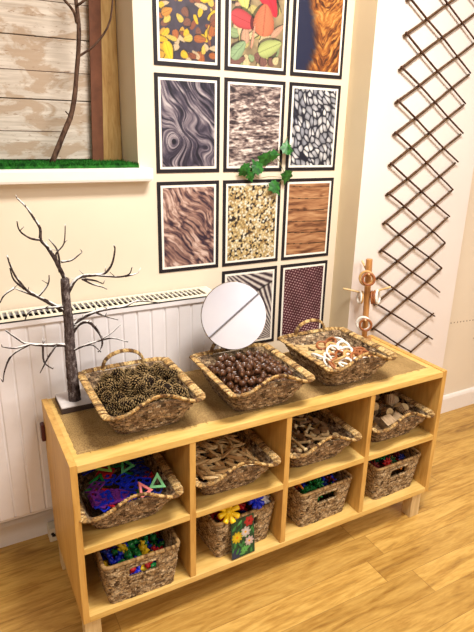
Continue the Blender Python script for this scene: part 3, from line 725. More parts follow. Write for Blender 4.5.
for i, p in enumerate(tubes):
    c = ['red', 'darkgreen', 'red', 'navy', 'red'][i % 5]
    put(tb, utb, place_local(bask_spots[1], (p[0], p[1], min(p[2], .135))), rrot(rr, 1.5), c+' short plastic tube in the basket with the picture card', 'toy tube', c+' tubes in the flower card basket', .9, PL[c])
def col3(p):
    if p[0] < -.055: return ['orange', 'yellow', 'green', 'orange', 'red'][int(abs(p[1]*1000)) % 5]
    if p[0] < .015: return ['green', 'darkgreen', 'green', 'blue'][int(abs(p[1]*1000)) % 4]
    if p[0] < .06: return ['blue', 'navy', 'green', 'blue'][int(abs(p[1]*1000)) % 4]
    return ['darkred', 'navy', 'darkred', 'blue'][int(abs(p[1]*1000)) % 4]
for i, p in enumerate(pack(74, .0170, .20, .27, .220, .300, .088, .150, 10)):
    c = col3(p); put(st_, us_, place_local(bask_spots[2], p), rrot(), c+' spiky plastic connector in the third lower basket', 'toy connector', c+' connectors in the third lower basket', rr.uniform(.85, 1.1), PL[c])
cols4 = ['darkred', 'darkgreen', 'darkred', 'green', 'red', 'darkred', 'navy', 'orange', 'darkgreen']
for i, p in enumerate(pack(74, .0170, .20, .27, .220, .300, .086, .150, 11)):
    c = cols4[i % 9]; put(st_, us_, place_local(bask_spots[3], p), rrot(), c+' spiky plastic connector in the lower right basket', 'toy connector', c+' connectors in the lower right basket', rr.uniform(.85, 1.1), PL[c])
# ------------------------------------------------------------------ pictures drawn as colour grids
def vnoise(X, Y, seed):
    rg = np.random.default_rng(seed); G = rg.random((97, 97)); xi = np.floor(X).astype(int); yi = np.floor(Y).astype(int); fx = X-xi; fy = Y-yi
    fx = fx*fx*(3-2*fx); fy = fy*fy*(3-2*fy); a = G[xi % 97, yi % 97]; b = G[(xi+1) % 97, yi % 97]; c = G[xi % 97, (yi+1) % 97]; d = G[(xi+1) % 97, (yi+1) % 97]
    return a*(1-fx)*(1-fy)+b*fx*(1-fy)+c*(1-fx)*fy+d*fx*fy
def fbm(X, Y, seed, o=4):
    s = 0; a = .5; t = 0
    for k in range(o): s = s+a*vnoise(X*2**k+k*13, Y*2**k+k*7, seed+k); t += a; a *= .55
    return s/t
def cmap(f, stops):
    f = np.clip(f, 0, 1); p = [s[0] for s in stops]; return np.stack([np.interp(f, p, [s[1][k] for s in stops]) for k in range(3)], -1)
def voro(X, Y, seed, n=2):
    """distance to nearest and second nearest jittered cell point, with a random id"""
    rg = np.random.default_rng(seed); J = rg.random((64, 64, 3)); xi = np.floor(X).astype(int); yi = np.floor(Y).astype(int)
    d1 = np.full(X.shape, 9.); d2 = d1.copy(); idd = np.zeros(X.shape)
    for a in (-1, 0, 1):
        for b in (-1, 0, 1):
            cx, cy = xi+a, yi+b; j = J[cx % 64, cy % 64]; d = np.hypot(cx+j[..., 0]-X, cy+j[..., 1]-Y); m = d < d1
            d2 = np.where(m, d1, np.minimum(d2, d)); idd = np.where(m, j[..., 2], idd); d1 = np.where(m, d, d1)
    return d1, d2, idd
def leafpaint(img, X, Y, cx, cy, L, Wd, ang, col, vein=.18):
    dx, dy = X-cx, Y-cy; u = (dx*math.cos(ang)+dy*math.sin(ang))/L; v = (-dx*math.sin(ang)+dy*math.cos(ang))/Wd
    half = np.sqrt(np.clip(1-u*u, 0, 1))*(1-.35*u); m = (np.abs(u) < 1) & (np.abs(v) < half)
    sh = 1-vein*(np.abs(v) < .07)-.12*(np.abs(np.sin((u*6+np.abs(v)*3)*PI)) < .25)-.22*(np.abs(v)/(half+1e-3))**3
    e = (np.abs(u) < 1) & (np.abs(v-.18) < half*1.15) & ~m
    img[e] *= .5; img[m] = np.array(col)*sh[m][:, None]
def art(k, X, Y):
    """X 0..1 across, Y 0..1.4 up"""
    rg = np.random.default_rng(100+k)
    if k == 1 or k == 2:
        img = np.zeros(X.shape+(3,)); img[:] = (62, 52, 66) if k == 1 else (150, 130, 96); img *= (.6+.7*fbm(X*8, Y*8, 3))[..., None]
        if k == 1:
            cols = [(232, 186, 34), (206, 138, 44), (176, 98, 44), (222, 190, 84), (140, 74, 46), (214, 160, 56), (214, 186, 146), (128, 78, 58)]
            for i in range(70): leafpaint(img, X, Y, rg.random(), rg.random()*(.95 if i % 4 else 1.4), rg.uniform(.05, .12), rg.uniform(.03, .065), rg.uniform(0, 6.3), cols[rg.integers(8)])
            for cx, cy, L in ((.5, 1.15, .2), (.12, 1.1, .15), (.62, 1.3, .16), (.85, .98, .15), (.15, .12, .15)): leafpaint(img, X, Y, cx, cy, L, L*.55, rg.uniform(0, 6), (246, 204, 34))
        else:
            for i in range(40): leafpaint(img, X, Y, rg.random(), rg.random()*1.0, rg.uniform(.06, .16), rg.uniform(.04, .09), rg.uniform(0, 6.3), [(196, 180, 110), (150, 170, 120), (206, 160, 130), (130, 90, 80), (220, 200, 150)][rg.integers(5)])
            for a in range(5): leafpaint(img, X, Y, .18+.13*math.cos(a*1.25), 1.12+.13*math.sin(a*1.25), .19, .12, a*1.25, (226, 222, 120))
            leafpaint(img, X, Y, .25, .66, .26, .13, -.25, (206, 70, 74)); leafpaint(img, X, Y, .62, 1.12, .42, .17, -1.0, (232, 44, 62)); leafpaint(img, X, Y, .62, .70, .24, .19, 1.5, (222, 122, 84)); leafpaint(img, X, Y, .75, .3, .24, .12, .4, (186, 196, 120)); leafpaint(img, X, Y, .15, .22, .18, .10, .8, (150, 176, 130)); leafpaint(img, X, Y, .42, .45, .2, .02, 1.4, (226, 160, 130))
        return img
    if k == 3:
        s = .66-.08*np.sin(Y*2.2); d = X-s; ad = np.abs(d); u = Y-ad*1.1+.25*fbm(X*4, Y*4, 5); w = fbm(X*7, Y*6, 8, 3)
        f = .7*fbm(ad*6+w*1.2, u*17+w*2.0, 9, 3)+.3*fbm(ad*16, u*46+w*3, 10, 2); g = fbm(X*3, Y*4, 15); img = cmap((f-.5)*1.5+.42+.55*(g-.5), [(0, (40, 22, 20)), (.3, (112, 58, 28)), (.55, (186, 114, 48)), (.8, (226, 176, 96)), (1, (246, 222, 168))])
        m = np.clip((.30+.16*fbm(Y*6+w, X*3, 2)-X+.10*np.sin(Y*3)+.25*(f-.5))*7, 0, 1)[..., None]; return img*(1-m)+np.array((34, 38, 66))*m
    if k == 4:
        w = fbm(X*2.2+5, Y*1.6+2, 31, 2); dd = np.hypot((X-.25)*1.1, (Y-.42)*1.4); sw = np.exp(-(dd/.22)**2)
        g = X*1.7+Y*1.0+w*1.15-sw*.75+.16*np.sin(Y*4.5+X*2)+.04*np.sin(Y*17+X*6); fine = fbm(g*20, (Y-X)*3.5, 6, 4); mid = fbm(g*8, (Y-X)*2, 16, 2); f = .6*fine+.4*mid
        ln = np.clip(1-np.abs(((g*3.6) % 1)-.5)*8, 0, 1)*.5
        return cmap((f-.5)*2.2+.46-ln, [(0, (18, 16, 30)), (.35, (66, 58, 74)), (.65, (132, 120, 128)), (1, (206, 196, 196))])
    if k == 5:
        w = fbm(X*5, Y*9, 2, 3); f = fbm(X*7+w*2, Y*30+w*3, 12, 5); h = fbm(X*14, Y*44, 19, 3); f = np.clip((.6*f+.4*h-.5)*3.2+.48+.5*(fbm(X*3, Y*5, 23)-.5), 0, 1)
        return cmap(f, [(0, (48, 38, 42)), (.3, (108, 90, 88)), (.6, (158, 138, 130)), (.85, (206, 190, 180)), (1, (236, 226, 218))])
    if k == 6:
        a = -.5; u = X*math.cos(a)-Y*math.sin(a); v = X*math.sin(a)+Y*math.cos(a); u = u+.03*np.sin(v*9); d1, d2, i = voro(u*11, v*6.4, 5)
        img = cmap(i, [(0, (146, 148, 158)), (.4, (188, 188, 194)), (1, (232, 230, 228))])*(1.12-.55*d1)[..., None]; m = np.clip(((d2-d1)-.13)*8, 0, 1)[..., None]; return img*m+np.array((30, 30, 42))*(1-m)
    if k == 7:
        a = -.75; w = fbm(X*2.5, Y*2.5, 21, 3); u = X*math.cos(a)-Y*math.sin(a)*-1; u = X*.72-Y*.69; v = X*.69+Y*.72; v = v+.22*w; f = fbm(u*5+w*4, v*26+np.sin(u*9)*1.2, 22, 5); g = fbm(u*3, v*7, 33, 3)
        img = cmap((f-.5)*2.3+.5+(g-.5)*1.0, [(0, (46, 32, 48)), (.3, (116, 84, 80)), (.6, (172, 134, 118)), (1, (224, 196, 182))]); return img
    if k == 8:
        d1, d2, i = voro(X*26, Y*26, 8); img = cmap(i, [(0, (40, 32, 34)), (.16, (60, 46, 40)), (.2, (170, 136, 84)), (.55, (216, 190, 130)), (.8, (236, 218, 176)), (1, (250, 244, 224))])*(1.12-.45*d1)[..., None]; return img
    if k == 9:
        r = Y*4.3+.15*np.sin(X*2); row = np.floor(r); fr = r-row; f = fbm(X*1.8+row*17, Y*16+.6*np.sin(X*5+row), 61, 4)*.8+.3*fbm(X*7+row*5, Y*50, 62, 2); t = np.array([.0, .12, -.08, .1, -.04, .08, .1, 0])[(row.astype(int)) % 8]
        for kx, ky in ((.3, .14), (.75, .5), (.2, .62), (.4, .95), (.8, 1.2)): f = f-.3*np.exp(-(((X-kx)/.05)**2+((Y-ky)/.025)**2))
        img = cmap((f-.5)*1.4+.48+t, [(0, (72, 42, 30)), (.35, (122, 78, 52)), (.6, (168, 116, 78)), (1, (212, 164, 118))]); m = ((fr < .06))[..., None]; return np.where(m, img*.35, img)
    if k == 10:
        th = np.arctan2(Y+.15, 1.25-X); f = .5+.5*np.sin(th*75+1.5*fbm(X*3, Y*3, 3)); th2 = np.arctan2(1.75-Y, X+.35); f2 = .5+.5*np.sin(th2*70); f = np.where(Y-.45*X > .72, f2, f); f = f*.8+.3*fbm(X*20, Y*20, 9)
        img = cmap(f, [(0, (30, 22, 32)), (.45, (104, 90, 94)), (.65, (186, 174, 168)), (1, (236, 228, 216))]); m = np.exp(-((Y-.45*X-.72)/.02)**2)[..., None]; return img*(1-m*.6)
    if k == 11:
        u = X*15; v = Y*17+X*6; r = np.floor(v); a = np.hypot((u+.5*(r % 2)) % 1-.5, ((v % 1)-.5)*1.5); b = fbm(X*3, Y*3, 71)
        img = cmap(np.clip((.40-a)*5+.05+.7*(b-.5), 0, 1), [(0, (78, 22, 38)), (.5, (134, 78, 88)), (1, (220, 196, 194))]); return img*(.7+.5*b)[..., None]
    if k == 20:       # picture card of flowers
        img = np.zeros(X.shape+(3,)); img[:] = (28, 70, 44); img *= (.5+fbm(X*7, Y*7, 91))[..., None]; m = (Y < .38) & (X < .36); img[m] = (40, 52, 84)
        def fl(cx, cy, r, c, n=8, cc=(240, 180, 40)):
            d = np.hypot(X-cx, Y-cy); a = np.arctan2(Y-cy, X-cx); m = d < r*(.62+.38*np.abs(np.cos(a*n/2))); img[m] = np.array(c)*(1-.25*(d[m]/r))[:, None]; img[d < r*.22] = cc
        for i in range(26): leafpaint(img, X, Y, rg.random(), rg.random()*1.5, .14, .05, rg.uniform(0, 6), [(60, 140, 70), (90, 170, 90), (30, 100, 60)][rg.integers(3)])
        fl(.8, 1.42, .24, (206, 40, 44), 6, (120, 20, 20)); fl(.62, 1.0, .24, (240, 226, 220)); fl(.24, .88, .26, (250, 214, 40), 10, (236, 150, 30)); fl(.78, .55, .22, (244, 214, 206)); fl(.55, .25, .18, (110, 200, 100), 8, (60, 150, 70)); return img
M_print = None
def print_mat(name='printed_picture', rough=.35):
    t = NT(name, rough, .4); a = t.n('ShaderNodeVertexColor'); a.layer_name = 'Col'; t.col(a.outputs[0]); return t.m
def picture(k, w, h, nx, ny, parent, loc, name='print', mat=None, asp=None):
    """flat printed sheet in the xz plane facing -y, colours drawn per vertex"""
    asp = asp or h/w; X, Y = np.meshgrid(np.linspace(0, 1, nx), np.linspace(0, asp, ny)); img = np.clip(art(k, X, Y)*.93, 0, 255)/255
    lin = np.where(img <= .04045, img/12.92, ((img+.055)/1.055)**2.4)
    me = bpy.data.meshes.new(name); V = np.stack([(X-.5)*w, np.zeros_like(X), (Y/asp-.5)*h], -1).reshape(-1, 3)
    F = [(j*nx+i, j*nx+i+1, (j+1)*nx+i+1, (j+1)*nx+i) for j in range(ny-1) for i in range(nx-1)]
    me.from_pydata(V.tolist(), [], F); ca = me.color_attributes.new('Col', 'FLOAT_COLOR', 'POINT'); col = np.concatenate([lin.reshape(-1, 3), np.ones((nx*ny, 1))], 1)
    ca.data.foreach_set('color', col.ravel()); me.materials.append(mat); me.update()
    o = bpy.data.objects.new(name, me); C.objects.link(o); o.location = loc; o.parent = parent; return o
M_print = print_mat(); M_black = plain('black_card', (30, 24, 28), .6, .3, .03); M_white = plain('white_card', (244, 238, 226), .5, .3, .01)
colsx = [(.477, .721), (.738, .994), (1.012, 1.254)]; rowsz = [(1.687, 2.012), (1.341, 1.664), (.981, 1.311), (.626, .961)]
plist = [(0, 0, 1, 'framed print of yellow autumn leaves, top left of the poster grid'), (1, 0, 2, 'framed print of red and pale green leaves, top centre of the grid'), (2, 0, 3, 'framed print of golden orange fur, top right of the grid'),
 (0, 1, 4, 'framed print of swirling dark wood grain left in the second row'), (1, 1, 5, 'framed print of flaky brown bark above the ivy'), (2, 1, 6, 'framed print of grey stone scales, second row right'),
 (0, 2, 7, 'framed print of brown diagonal feathery texture above the radiator'), (1, 2, 8, 'framed print of mixed seeds in the third row'), (2, 2, 9, 'framed print of brown wooden planks, third row right'),
 (1, 3, 10, 'framed print of striped palm-like blades behind the mirror'), (2, 3, 11, 'framed print of maroon woven mesh at the bottom right of the grid')]
for cx, rz, k, lab in plist:
    x0, x1 = colsx[cx]; z0, z1 = rowsz[rz]; w, h = x1-x0, z1-z0
    r = empty('poster', ((x0+x1)/2, W, (z0+z1)/2), (0, random.Random(k).uniform(-.004, .004), 0)); tag(r, lab, 'poster', 'poster grid on the back wall')
    mb = MB(); mb.box((-w/2, -.0026, -h/2), (w/2, -.0002, h/2)); mb.obj('black_mount', M_black, r)
    mb = MB(); mb.box((-w/2+.013, -.0034, -h/2+.013), (w/2-.013, -.0025, h/2-.013)); mb.obj('white_border', M_white, r)
    picture(k, w-.042, h-.042, 104, 144, r, (0, -.0038, 0), mat=M_print)
# picture card on the second lower basket
sx, sy, sz, sa = bask_spots[1][:4]
r = empty('picture_card', (sx-.012, sy-.172, .208), (math.radians(-6), 0, sa)); tag(r, 'picture card of yellow, white and red flowers hung on the basket front', 'card')
mb = MB(); mb.box((-.045, -.0005, -.074), (.045, .001, .074)); mb.obj('card_backing', plain('card_edge', (60, 70, 64), .4), r)
picture(20, .086, .144, 60, 96, r, (0, -.0012, 0), mat=print_mat('laminated_print', .2))
# ------------------------------------------------------------------ mirror
r = empty('round_mirror', (.633, .262, .770), (math.radians(-17), 0, math.radians(-10))); tag(r, 'round frameless mirror leaning behind the conker tray', 'mirror')
RM = .118; n = 96; poly = [(RM*math.cos(2*PI*i/n), RM*math.sin(2*PI*i/n)) for i in range(n)]
Mx = Matrix.Translation((0, 0, RM)) @ Matrix.Rotation(PI/2, 4, 'X')
mb = MB(); mb.add([(x, y, 0) for x, y in poly]+[(x*.985, y*.985, .0015) for x, y in poly], [list(range(n, 2*n))]+[[i, (i+1) % n, n+(i+1) % n, n+i] for i in range(n)], None, 0, Mx)
t = NT('mirror_glass', .015, .5); t.col((.93, .94, .96, 1)); t.b.inputs['Metallic'].default_value = 1; mb.obj('mirror_glass', t.m, r)
mb = MB(); mb.prism(poly, -.004, 0, 0, Mx); mb.obj('mirror_backing', plain('mirror_back', (90, 80, 74), .7), r)
# ------------------------------------------------------------------ frosted tree
def tree():
    r = empty('twig_tree', (.09, .33, TOPZ)); tag(r, 'small frosted bare twig tree on a white block at the left end', 'decorative tree'); off = Vector(r.location)
    t = NT('frosted_bark', .9, .15); v = t.coord('Object'); f = t.noise(v, 120, 5, .7); g = t.n('ShaderNodeNewGeometry'); sp = t.n('ShaderNodeSeparateXYZ'); t.t.links.new(g.outputs['Normal'], sp.inputs[0])
    br = t.ramp(f, [(.4, srgb(40, 30, 28)), (.62, srgb(84, 70, 66)), (.8, srgb(150, 138, 134))]); up = t.math('ADD', sp.outputs[2], t.math('MULTIPLY', t.math('SUBTRACT', t.noise(v, 22, 4, .6), .5), 3.2))
    t.col(t.mix(t.ramp(up, [(.42, (0,0,0,1)), (.72, (1,1,1,1))]), br, srgb(236, 232, 228))); t.bump(f, .5, .003); tm = t.m
    t = NT('trunk_bark', .95, .1); v = t.coord('Object', (1, 1, .5)); f = t.noise(v, 90, 6, .75); t.col(t.ramp(f, [(.38, srgb(48, 38, 36)), (.55, srgb(94, 82, 80)), (.72, srgb(176, 168, 164))])); t.bump(f, .7, .004); bm_ = t.m
    B = {'a': [(.09, .33, 1.061), (.074, .333, 1.107), (.051, .336, 1.159), (.034, .339, 1.182), (.035, .341, 1.216), (.02, .344, 1.247), (.005, .347, 1.275), (-.016, .35, 1.3)], 'a1': [(.035, .34, 1.182), (.004, .327, 1.192), (-.022, .313, 1.216), (-.028, .3, 1.245)], 'a2': [(.079, .34, 1.084), (.071, .337, 1.127), (.075, .335, 1.145), (.096, .332, 1.17), (.103, .33, 1.225)], 'a3': [(.084, .34, 1.114), (.115, .335, 1.118), (.145, .33, 1.14)], 'a4': [(.08, .34, 1.10), (.076, .336, 1.15), (.055, .333, 1.185)],
     'b': [(.092, .33, 1.015), (.118, .327, 1.059), (.147, .324, 1.069), (.176, .321, 1.069), (.206, .319, 1.073), (.228, .316, 1.1), (.238, .313, 1.142), (.235, .31, 1.158)], 'b1': [(.176, .32, 1.07), (.233, .308, 1.061), (.26, .295, 1.064), (.272, .282, 1.075), (.275, .27, 1.096)], 'b2': [(.262, .30, 1.062), (.29, .315, 1.06), (.312, .33, 1.06)], 'b3': [(.137, .32, 1.062), (.166, .323, 1.042), (.196, .327, 1.029), (.212, .33, 1.019)], 'b4': [(.145, .32, 1.061), (.179, .325, 1.05), (.201, .33, 1.037)],
     'c': [(.085, .33, .964), (.041, .325, .998), (.009, .32, 1.022), (-.017, .315, 1.044), (-.032, .31, 1.065), (-.052, .305, 1.106), (-.063, .3, 1.155)], 'c1': [(-.026, .315, 1.052), (-.053, .292, 1.086), (-.062, .27, 1.126)], 'c2': [(.013, .32, 1.020), (-.024, .332, 1.037), (-.05, .35, 1.048)], 'c3': [(-.050, .35, 1.048), (-.078, .338, 1.034), (-.093, .33, 1.014)], 'c4': [(.009, .32, 1.022), (.04, .322, 1.057), (.046, .33, 1.081)], 'c5': [(.075, .315, .985), (.025, .32, .986), (-.017, .325, .981), (-.032, .33, .955)],
     'd': [(.092, .33, .911), (.129, .325, .939), (.168, .32, .954), (.208, .315, .96), (.26, .31, .964), (.301, .305, .977), (.371, .3, .962)], 'd1': [(.167, .318, .955), (.199, .322, .936), (.241, .33, .915)],
     'e': [(.09, .33, .879), (.115, .32, .92), (.143, .31, .929), (.161, .3, .91), (.175, .29, .882), (.174, .28, .859), (.158, .27, .843)], 'e1': [(.095, .32, .840), (.13, .3, .86), (.167, .3, .867), (.205, .3, .883), (.242, .3, .911)], 'e2': [(.167, .3, .867), (.215, .315, .863), (.27, .33, .835)], 'e3': [(.124, .302, .858), (.154, .315, .85), (.181, .33, .816)],
     'f': [(.088, .33, .856), (.046, .322, .866), (.008, .314, .875), (-.028, .306, .888), (-.05, .298, .901), (-.091, .29, .946)], 'f1': [(-.028, .306, .888), (-.072, .28, .892), (-.107, .25, .913)], 'f2': [(-.028, .306, .888), (-.08, .307, .862), (-.104, .303, .821), (-.113, .3, .786)], 'f3': [(.046, .32, .866), (.019, .32, .829), (-.006, .33, .781)], 'f4': [(.008, .314, .875), (.007, .32, .819), (.032, .33, .787)]}
    mb = MB(); p = smooth_path([(.089, .33, .664), (.088, .33, .738), (.087, .33, .84), (.09, .33, .921), (.088, .33, 1.0), (.09, .33, 1.064)], 8); n = len(p)
    mb.tube(p, [.0195-.0065*min(1, i/n*1.3) for i in range(n)], 16, wob=.06, rnd=R)
    mb.sph((.09, .33, 1.064), (.011, .011, .006), 10, 6); o = mb.obj('trunk', bm_, r, True); o.location = -off
    for k, v in B.items():
        mb = MB(); main = len(k) == 1; limb(mb, v, .0066 if main else .0038, .0020 if main else .0014, wob=.12)
        for _ in range(3 if main else 1):
            i = R.randrange(1, len(v)); q = Vector(v[i]); mb.tube([q, q+Vector((R.uniform(-.018, .018), R.uniform(-.015, .015), R.uniform(.004, .02)))], [.0014, .0008], 5)
        o = mb.obj('branch', tm, r, True); o.location = -off
    mb = MB(); mb.box((-.060, -.052, 0), (.092, .052, .022), bev=.002); o = mb.obj('base_block', [plain('chalky_white', (214, 206, 204), .85, .15, .08, 30)], r); o.rotation_euler = (0, 0, 0); o.location = (.010, .012, 0)
    mb = MB(); mb.box((-.0605, -.0525, 0), (.0925, .0525, .018), bev=.001); o = mb.obj('base_edge', plain('dark_edge', (70, 54, 46), .8), r); o.location = (.010, .012, 0); o['label'] = 'dark brown sides of the block'
tree()
# ------------------------------------------------------------------ ring stand
def stand():
    x, y = 1.326, .388; th = math.radians(-43); r = empty('ring_stand', (x, y, TOPZ), (0, -.035, th)); tag(r, 'upright wooden peg stand holding rings at the back right corner', 'peg stand'); off = Vector(r.location)
    wm = wood('stand_wood', (206, 150, 88), (186, 128, 70), (150, 98, 50), 'z', 2)
    mb = MB(); mb.tube([(0, 0, .006), (0, 0, .045), (.001, 0, .2), (0, 0, .351), (0, 0, .353)], [.0115, .012, .013, .0135, .012], 8); mb.obj('post', wm, r)
    mb = MB(); mb.box((-.032, -.022, 0), (.03, .024, .008), bev=.002); mb.obj('foot', wm, r)
    peg = wood('peg_dowel', (236, 204, 150), (220, 184, 128), (190, 150, 96), 'x', 3)
    for a, b in (((0, 0, .205), (-.100, 0, .222)), ((0, 0, .205), (.094, 0, .240)), ((0, 0, .290), (.004, -.058, .302)), ((0, 0, .290), (-.030, .045, .335)), ((0, 0, .094), (.002, -.058, .106))):
        mb = MB(); a, b = Vector(a), Vector(b); mb.tube([a, b-(b-a)*.04, b], [.0042, .0042, .003], 10); mb.obj('peg', peg, r, True)
    def ring(px, py, pz, rot, m, lab, s=1.28):
        M = r.matrix_basis @ Matrix.LocRotScale(Vector((px, py, pz)), Euler(rot), Vector((s,)*3))
        o = rp.copy(); C.objects.link(o); o.matrix_world = M; o.material_slots[0].link = 'OBJECT'; o.material_slots[0].material = m; tag(o, lab, 'ring', 'rings hung on the peg stand')
    bpy.context.view_layer.update()
    ring(.003, -.036, .276, (PI/2-.15, 0, .1), M_ringb, 'brown ring on the top front peg of the stand', 1.15)
    ring(-.005, -.024, .277, (PI/2-.1, 0, -.2), M_ringl, 'light wooden ring behind the brown one on the top peg', 1.35)
    ring(-.030, 0, .188, (0, PI/2+.1, .35), M_ringw, 'white ring on the left arm of the stand', 1.2)
    ring(-.021, 0, .188, (0, PI/2+.1, .2), M_ringl, 'light wooden ring next to the post on the left arm', 1.15)
    ring(.022, 0, .190, (0, PI/2-.1, -.1), M_ringb, 'brown ring next to the post on the right arm', 1.2)
    ring(.033, 0, .192, (0, PI/2-.1, -.15), M_ringb, 'outer brown ring on the right arm of the stand', 1.2)
    ring(.045, 0, .194, (0, PI/2-.1, -.25), M_ringw, 'white ring at the outside of the right arm', 1.3)
    ring(.003, -.040, .080, (PI/2-.1, 0, .15), M_ringb, 'brown ring on the bottom peg of the stand', 1.15)
    ring(-.006, -.026, .080, (PI/2-.1, 0, -.2), M_ringw, 'white ring behind the brown one on the bottom peg', 1.35)
stand()
# ------------------------------------------------------------------ trellis
def trellis():
    r = empty('willow_trellis', (1.62, .45, .5)); tag(r, 'expanding diamond trellis of brown willow rods on the pale column', 'trellis'); off = Vector(r.location); rr = random.Random(8)
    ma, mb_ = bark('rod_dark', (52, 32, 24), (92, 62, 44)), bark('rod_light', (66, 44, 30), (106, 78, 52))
    L = [1.845-.1185*i for i in range(-4, 12)]
    for i, z in enumerate(L):
        lx = 1.430+rr.uniform(-.006, .006)
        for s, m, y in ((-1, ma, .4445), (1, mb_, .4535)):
            z1 = z+(-.226 if s < 0 else .236); a = Vector((lx-.006, y, z-s*.006)); b = Vector((1.812+rr.uniform(-.006, .008), y, z1+s*.004))
            if s < 0 and z1 < .50: b = a.lerp(b, max(.2, (z-.505)/(z-z1)))
            if s > 0 and z < .60: continue
            if z < .58 and s < 0: continue
            mid = (a+b)/2+Vector((0, 0, rr.uniform(-.004, .004))); m2 = MB(); p = smooth_path([a, a.lerp(mid, .5)+Vector((0, 0, rr.uniform(-.003, .003))), mid, mid.lerp(b, .5)+Vector((0, 0, rr.uniform(-.003, .003))), b], 4)
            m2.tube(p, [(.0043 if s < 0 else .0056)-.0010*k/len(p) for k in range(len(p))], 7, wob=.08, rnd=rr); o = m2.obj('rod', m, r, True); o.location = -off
    for z, x0 in ((.470, 1.43), (.352, 1.43)):        # short rods rising from the lower right end
        for_ = None
    for (a, b) in (((1.50, .4535, .50), (1.81, .4535, .68)), ((1.62, .4535, .46), (1.80, .4535, .565))):
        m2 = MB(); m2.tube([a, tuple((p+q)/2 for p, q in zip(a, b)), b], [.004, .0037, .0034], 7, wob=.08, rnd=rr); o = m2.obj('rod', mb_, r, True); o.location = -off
trellis()
# ------------------------------------------------------------------ ivy
def ivy():
    r = empty('ivy_sprig', (.93, .583, 1.38)); tag(r, 'sprig of green ivy lying across the middle posters', 'ivy'); off = Vector(r.location); rr = random.Random(4)
    t = NT('ivy_leaf', .4, .4); f = t.noise(t.coord(), 60, 3); t.col(t.ramp(f, [(.35, srgb(20, 74, 26)), (.65, srgb(52, 122, 46))])); lm = t.m; vm = plain('ivy_stem', (120, 110, 60), .7)
    path = [(.80, .583, 1.335), (.845, .580, 1.352), (.90, .578, 1.372), (.955, .577, 1.405), (.99, .577, 1.44), (1.01, .580, 1.47)]
    mb = MB(); limb(mb, path, .0016, .0012, 6, 0)
    limb(mb, [(.955, .578, 1.405), (.985, .576, 1.36), (1.0, .578, 1.322), (.965, .576, 1.285)], .0014, .001, 6, 0); limb(mb, [(.84, .58, 1.35), (.88, .577, 1.318), (.93, .577, 1.322), (.99, .578, 1.318)], .0012, .001, 6, 0)
    o = mb.obj('stem', vm, r, True); o.location = -off
    out = [(0, -1), (.35, -.85), (.55, -.95), (.62, -.55), (1.0, -.25), (.62, .1), (.6, .4), (.28, .45), (0, 1.05), (-.28, .45), (-.6, .4), (-.62, .1), (-1.0, -.25), (-.62, -.55), (-.55, -.95), (-.35, -.85)]
    for (x, z, s, a, tx) in ((.822, 1.345, .026, 2.2, .3), (.868, 1.362, .026, -.6, -.3), (.908, 1.392, .028, .3, .4), (.947, 1.402, .020, 1.5, .2), (1.000, 1.432, .026, .2, -.4), (.845, 1.322, .018, 2.8, .2), (1.005, 1.318, .025, 3.3, .3), (.956, 1.279, .026, 2.7, -.3)):
        mb = MB(); vs = [(0, -.1, 0)]+[(px, abs(px)*.22-.05*(abs(pz) > .8), pz) for px, pz in out]
        s *= 1.25; M = Matrix.Translation((x-off.x, .566-off.y, z-off.z)) @ Matrix.Rotation(tx, 4, 'X') @ Matrix.Rotation(a, 4, 'Y') @ Matrix.Diagonal((s, s*.8, s, 1))
        n = len(out); mb.add(vs, [[0, 1+i, 1+(i+1) % n] for i in range(n)], None, 0, M); mb.obj('leaf', lm, r, False)
ivy()
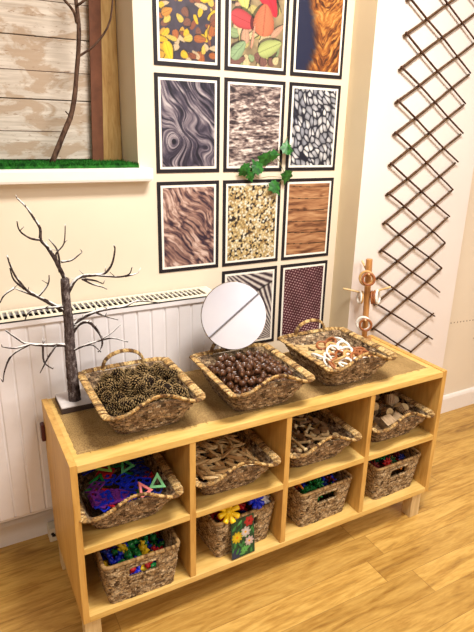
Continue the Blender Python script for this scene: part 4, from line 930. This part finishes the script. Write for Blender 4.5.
# ------------------------------------------------------------------ light
def area(name, loc, rot, sx, sy, p, col):
    l = bpy.data.lights.new(name, 'AREA'); l.shape = 'RECTANGLE'; l.size = sx; l.size_y = sy; l.energy = p; l.color = col; o = bpy.data.objects.new(name, l); C.objects.link(o); o.location = loc; o.rotation_euler = rot; return o
area('ceiling_lamp', (.80, -.62, 2.73), (0, 0, 0), .8, .4, 48, (1, .96, .90))
area('ceiling_lamp', (-1.2, -1.6, 2.73), (0, 0, 0), 1.2, .5, 13, (1, .96, .90))
area('ceiling_lamp', (2.1, -2.6, 2.73), (0, 0, 0), 1.2, .5, 38, (1, .96, .90))
w = bpy.data.worlds.new('World'); bpy.context.scene.world = w; w.use_nodes = True; w.node_tree.nodes['Background'].inputs[0].default_value = (.9, .93, 1, 1); w.node_tree.nodes['Background'].inputs[1].default_value = .3
# ------------------------------------------------------------------ camera
yaw, pitch, roll = .500413, .328769, .0224457
ca, sa, cb, sb, cc_, sc_ = math.cos(yaw), math.sin(yaw), math.cos(pitch), math.sin(pitch), math.cos(roll), math.sin(roll)
fw = Vector((sa*cb, ca*cb, -sb)); rt = Vector((ca, -sa, 0)); upv = rt.cross(fw); r2 = rt*cc_+upv*sc_; u2 = -rt*sc_+upv*cc_
cam = bpy.data.cameras.new('camera'); co = bpy.data.objects.new('camera', cam); C.objects.link(co)
m = Matrix((r2, u2, -fw)).transposed().to_4x4(); m.translation = Vector((-.205139, -1.267353, 1.487886)); co.matrix_world = m
cam.sensor_fit = 'VERTICAL'; cam.sensor_height = 24; cam.lens = 543.657/632*24; cam.clip_start = .02
sc = bpy.context.scene; sc.camera = co
sc.view_settings.view_transform = 'Standard'; sc.view_settings.look = 'None'; sc.view_settings.gamma = 1; sc.view_settings.exposure = 0.62; sc.view_settings.use_curve_mapping = False
# ------------------------------------------------------------------ leave out loose pieces buried where nobody can see them
def cull():
    bpy.context.view_layer.update(); dg = bpy.context.evaluated_depsgraph_get(); org = Vector((-.205139, -1.267353, 1.487886)); gone = 0
    eyes = [org, org+Vector((.16, -.05, .05)), org+Vector((-.16, .02, .05))]; rg = random.Random(1); dead = []
    for o in items:
        vs = o.data.vertices; pts = [o.matrix_world @ vs[rg.randrange(len(vs))].co for _ in range(26)]; seen = False; hits = 0
        for e in eyes:
            for p in pts:
                d = p-e; L = d.length; ok, loc, nn, idx, ob, mm = sc.ray_cast(dg, e, d/L, distance=L+.01)
                if ok and ob.original == o: hits += 1
            if hits >= 2: seen = True; break
        if not seen: dead.append(o)
    for o in dead: bpy.data.objects.remove(o)
    print('culled', len(dead), 'kept', len(items)-len(dead))
cull()
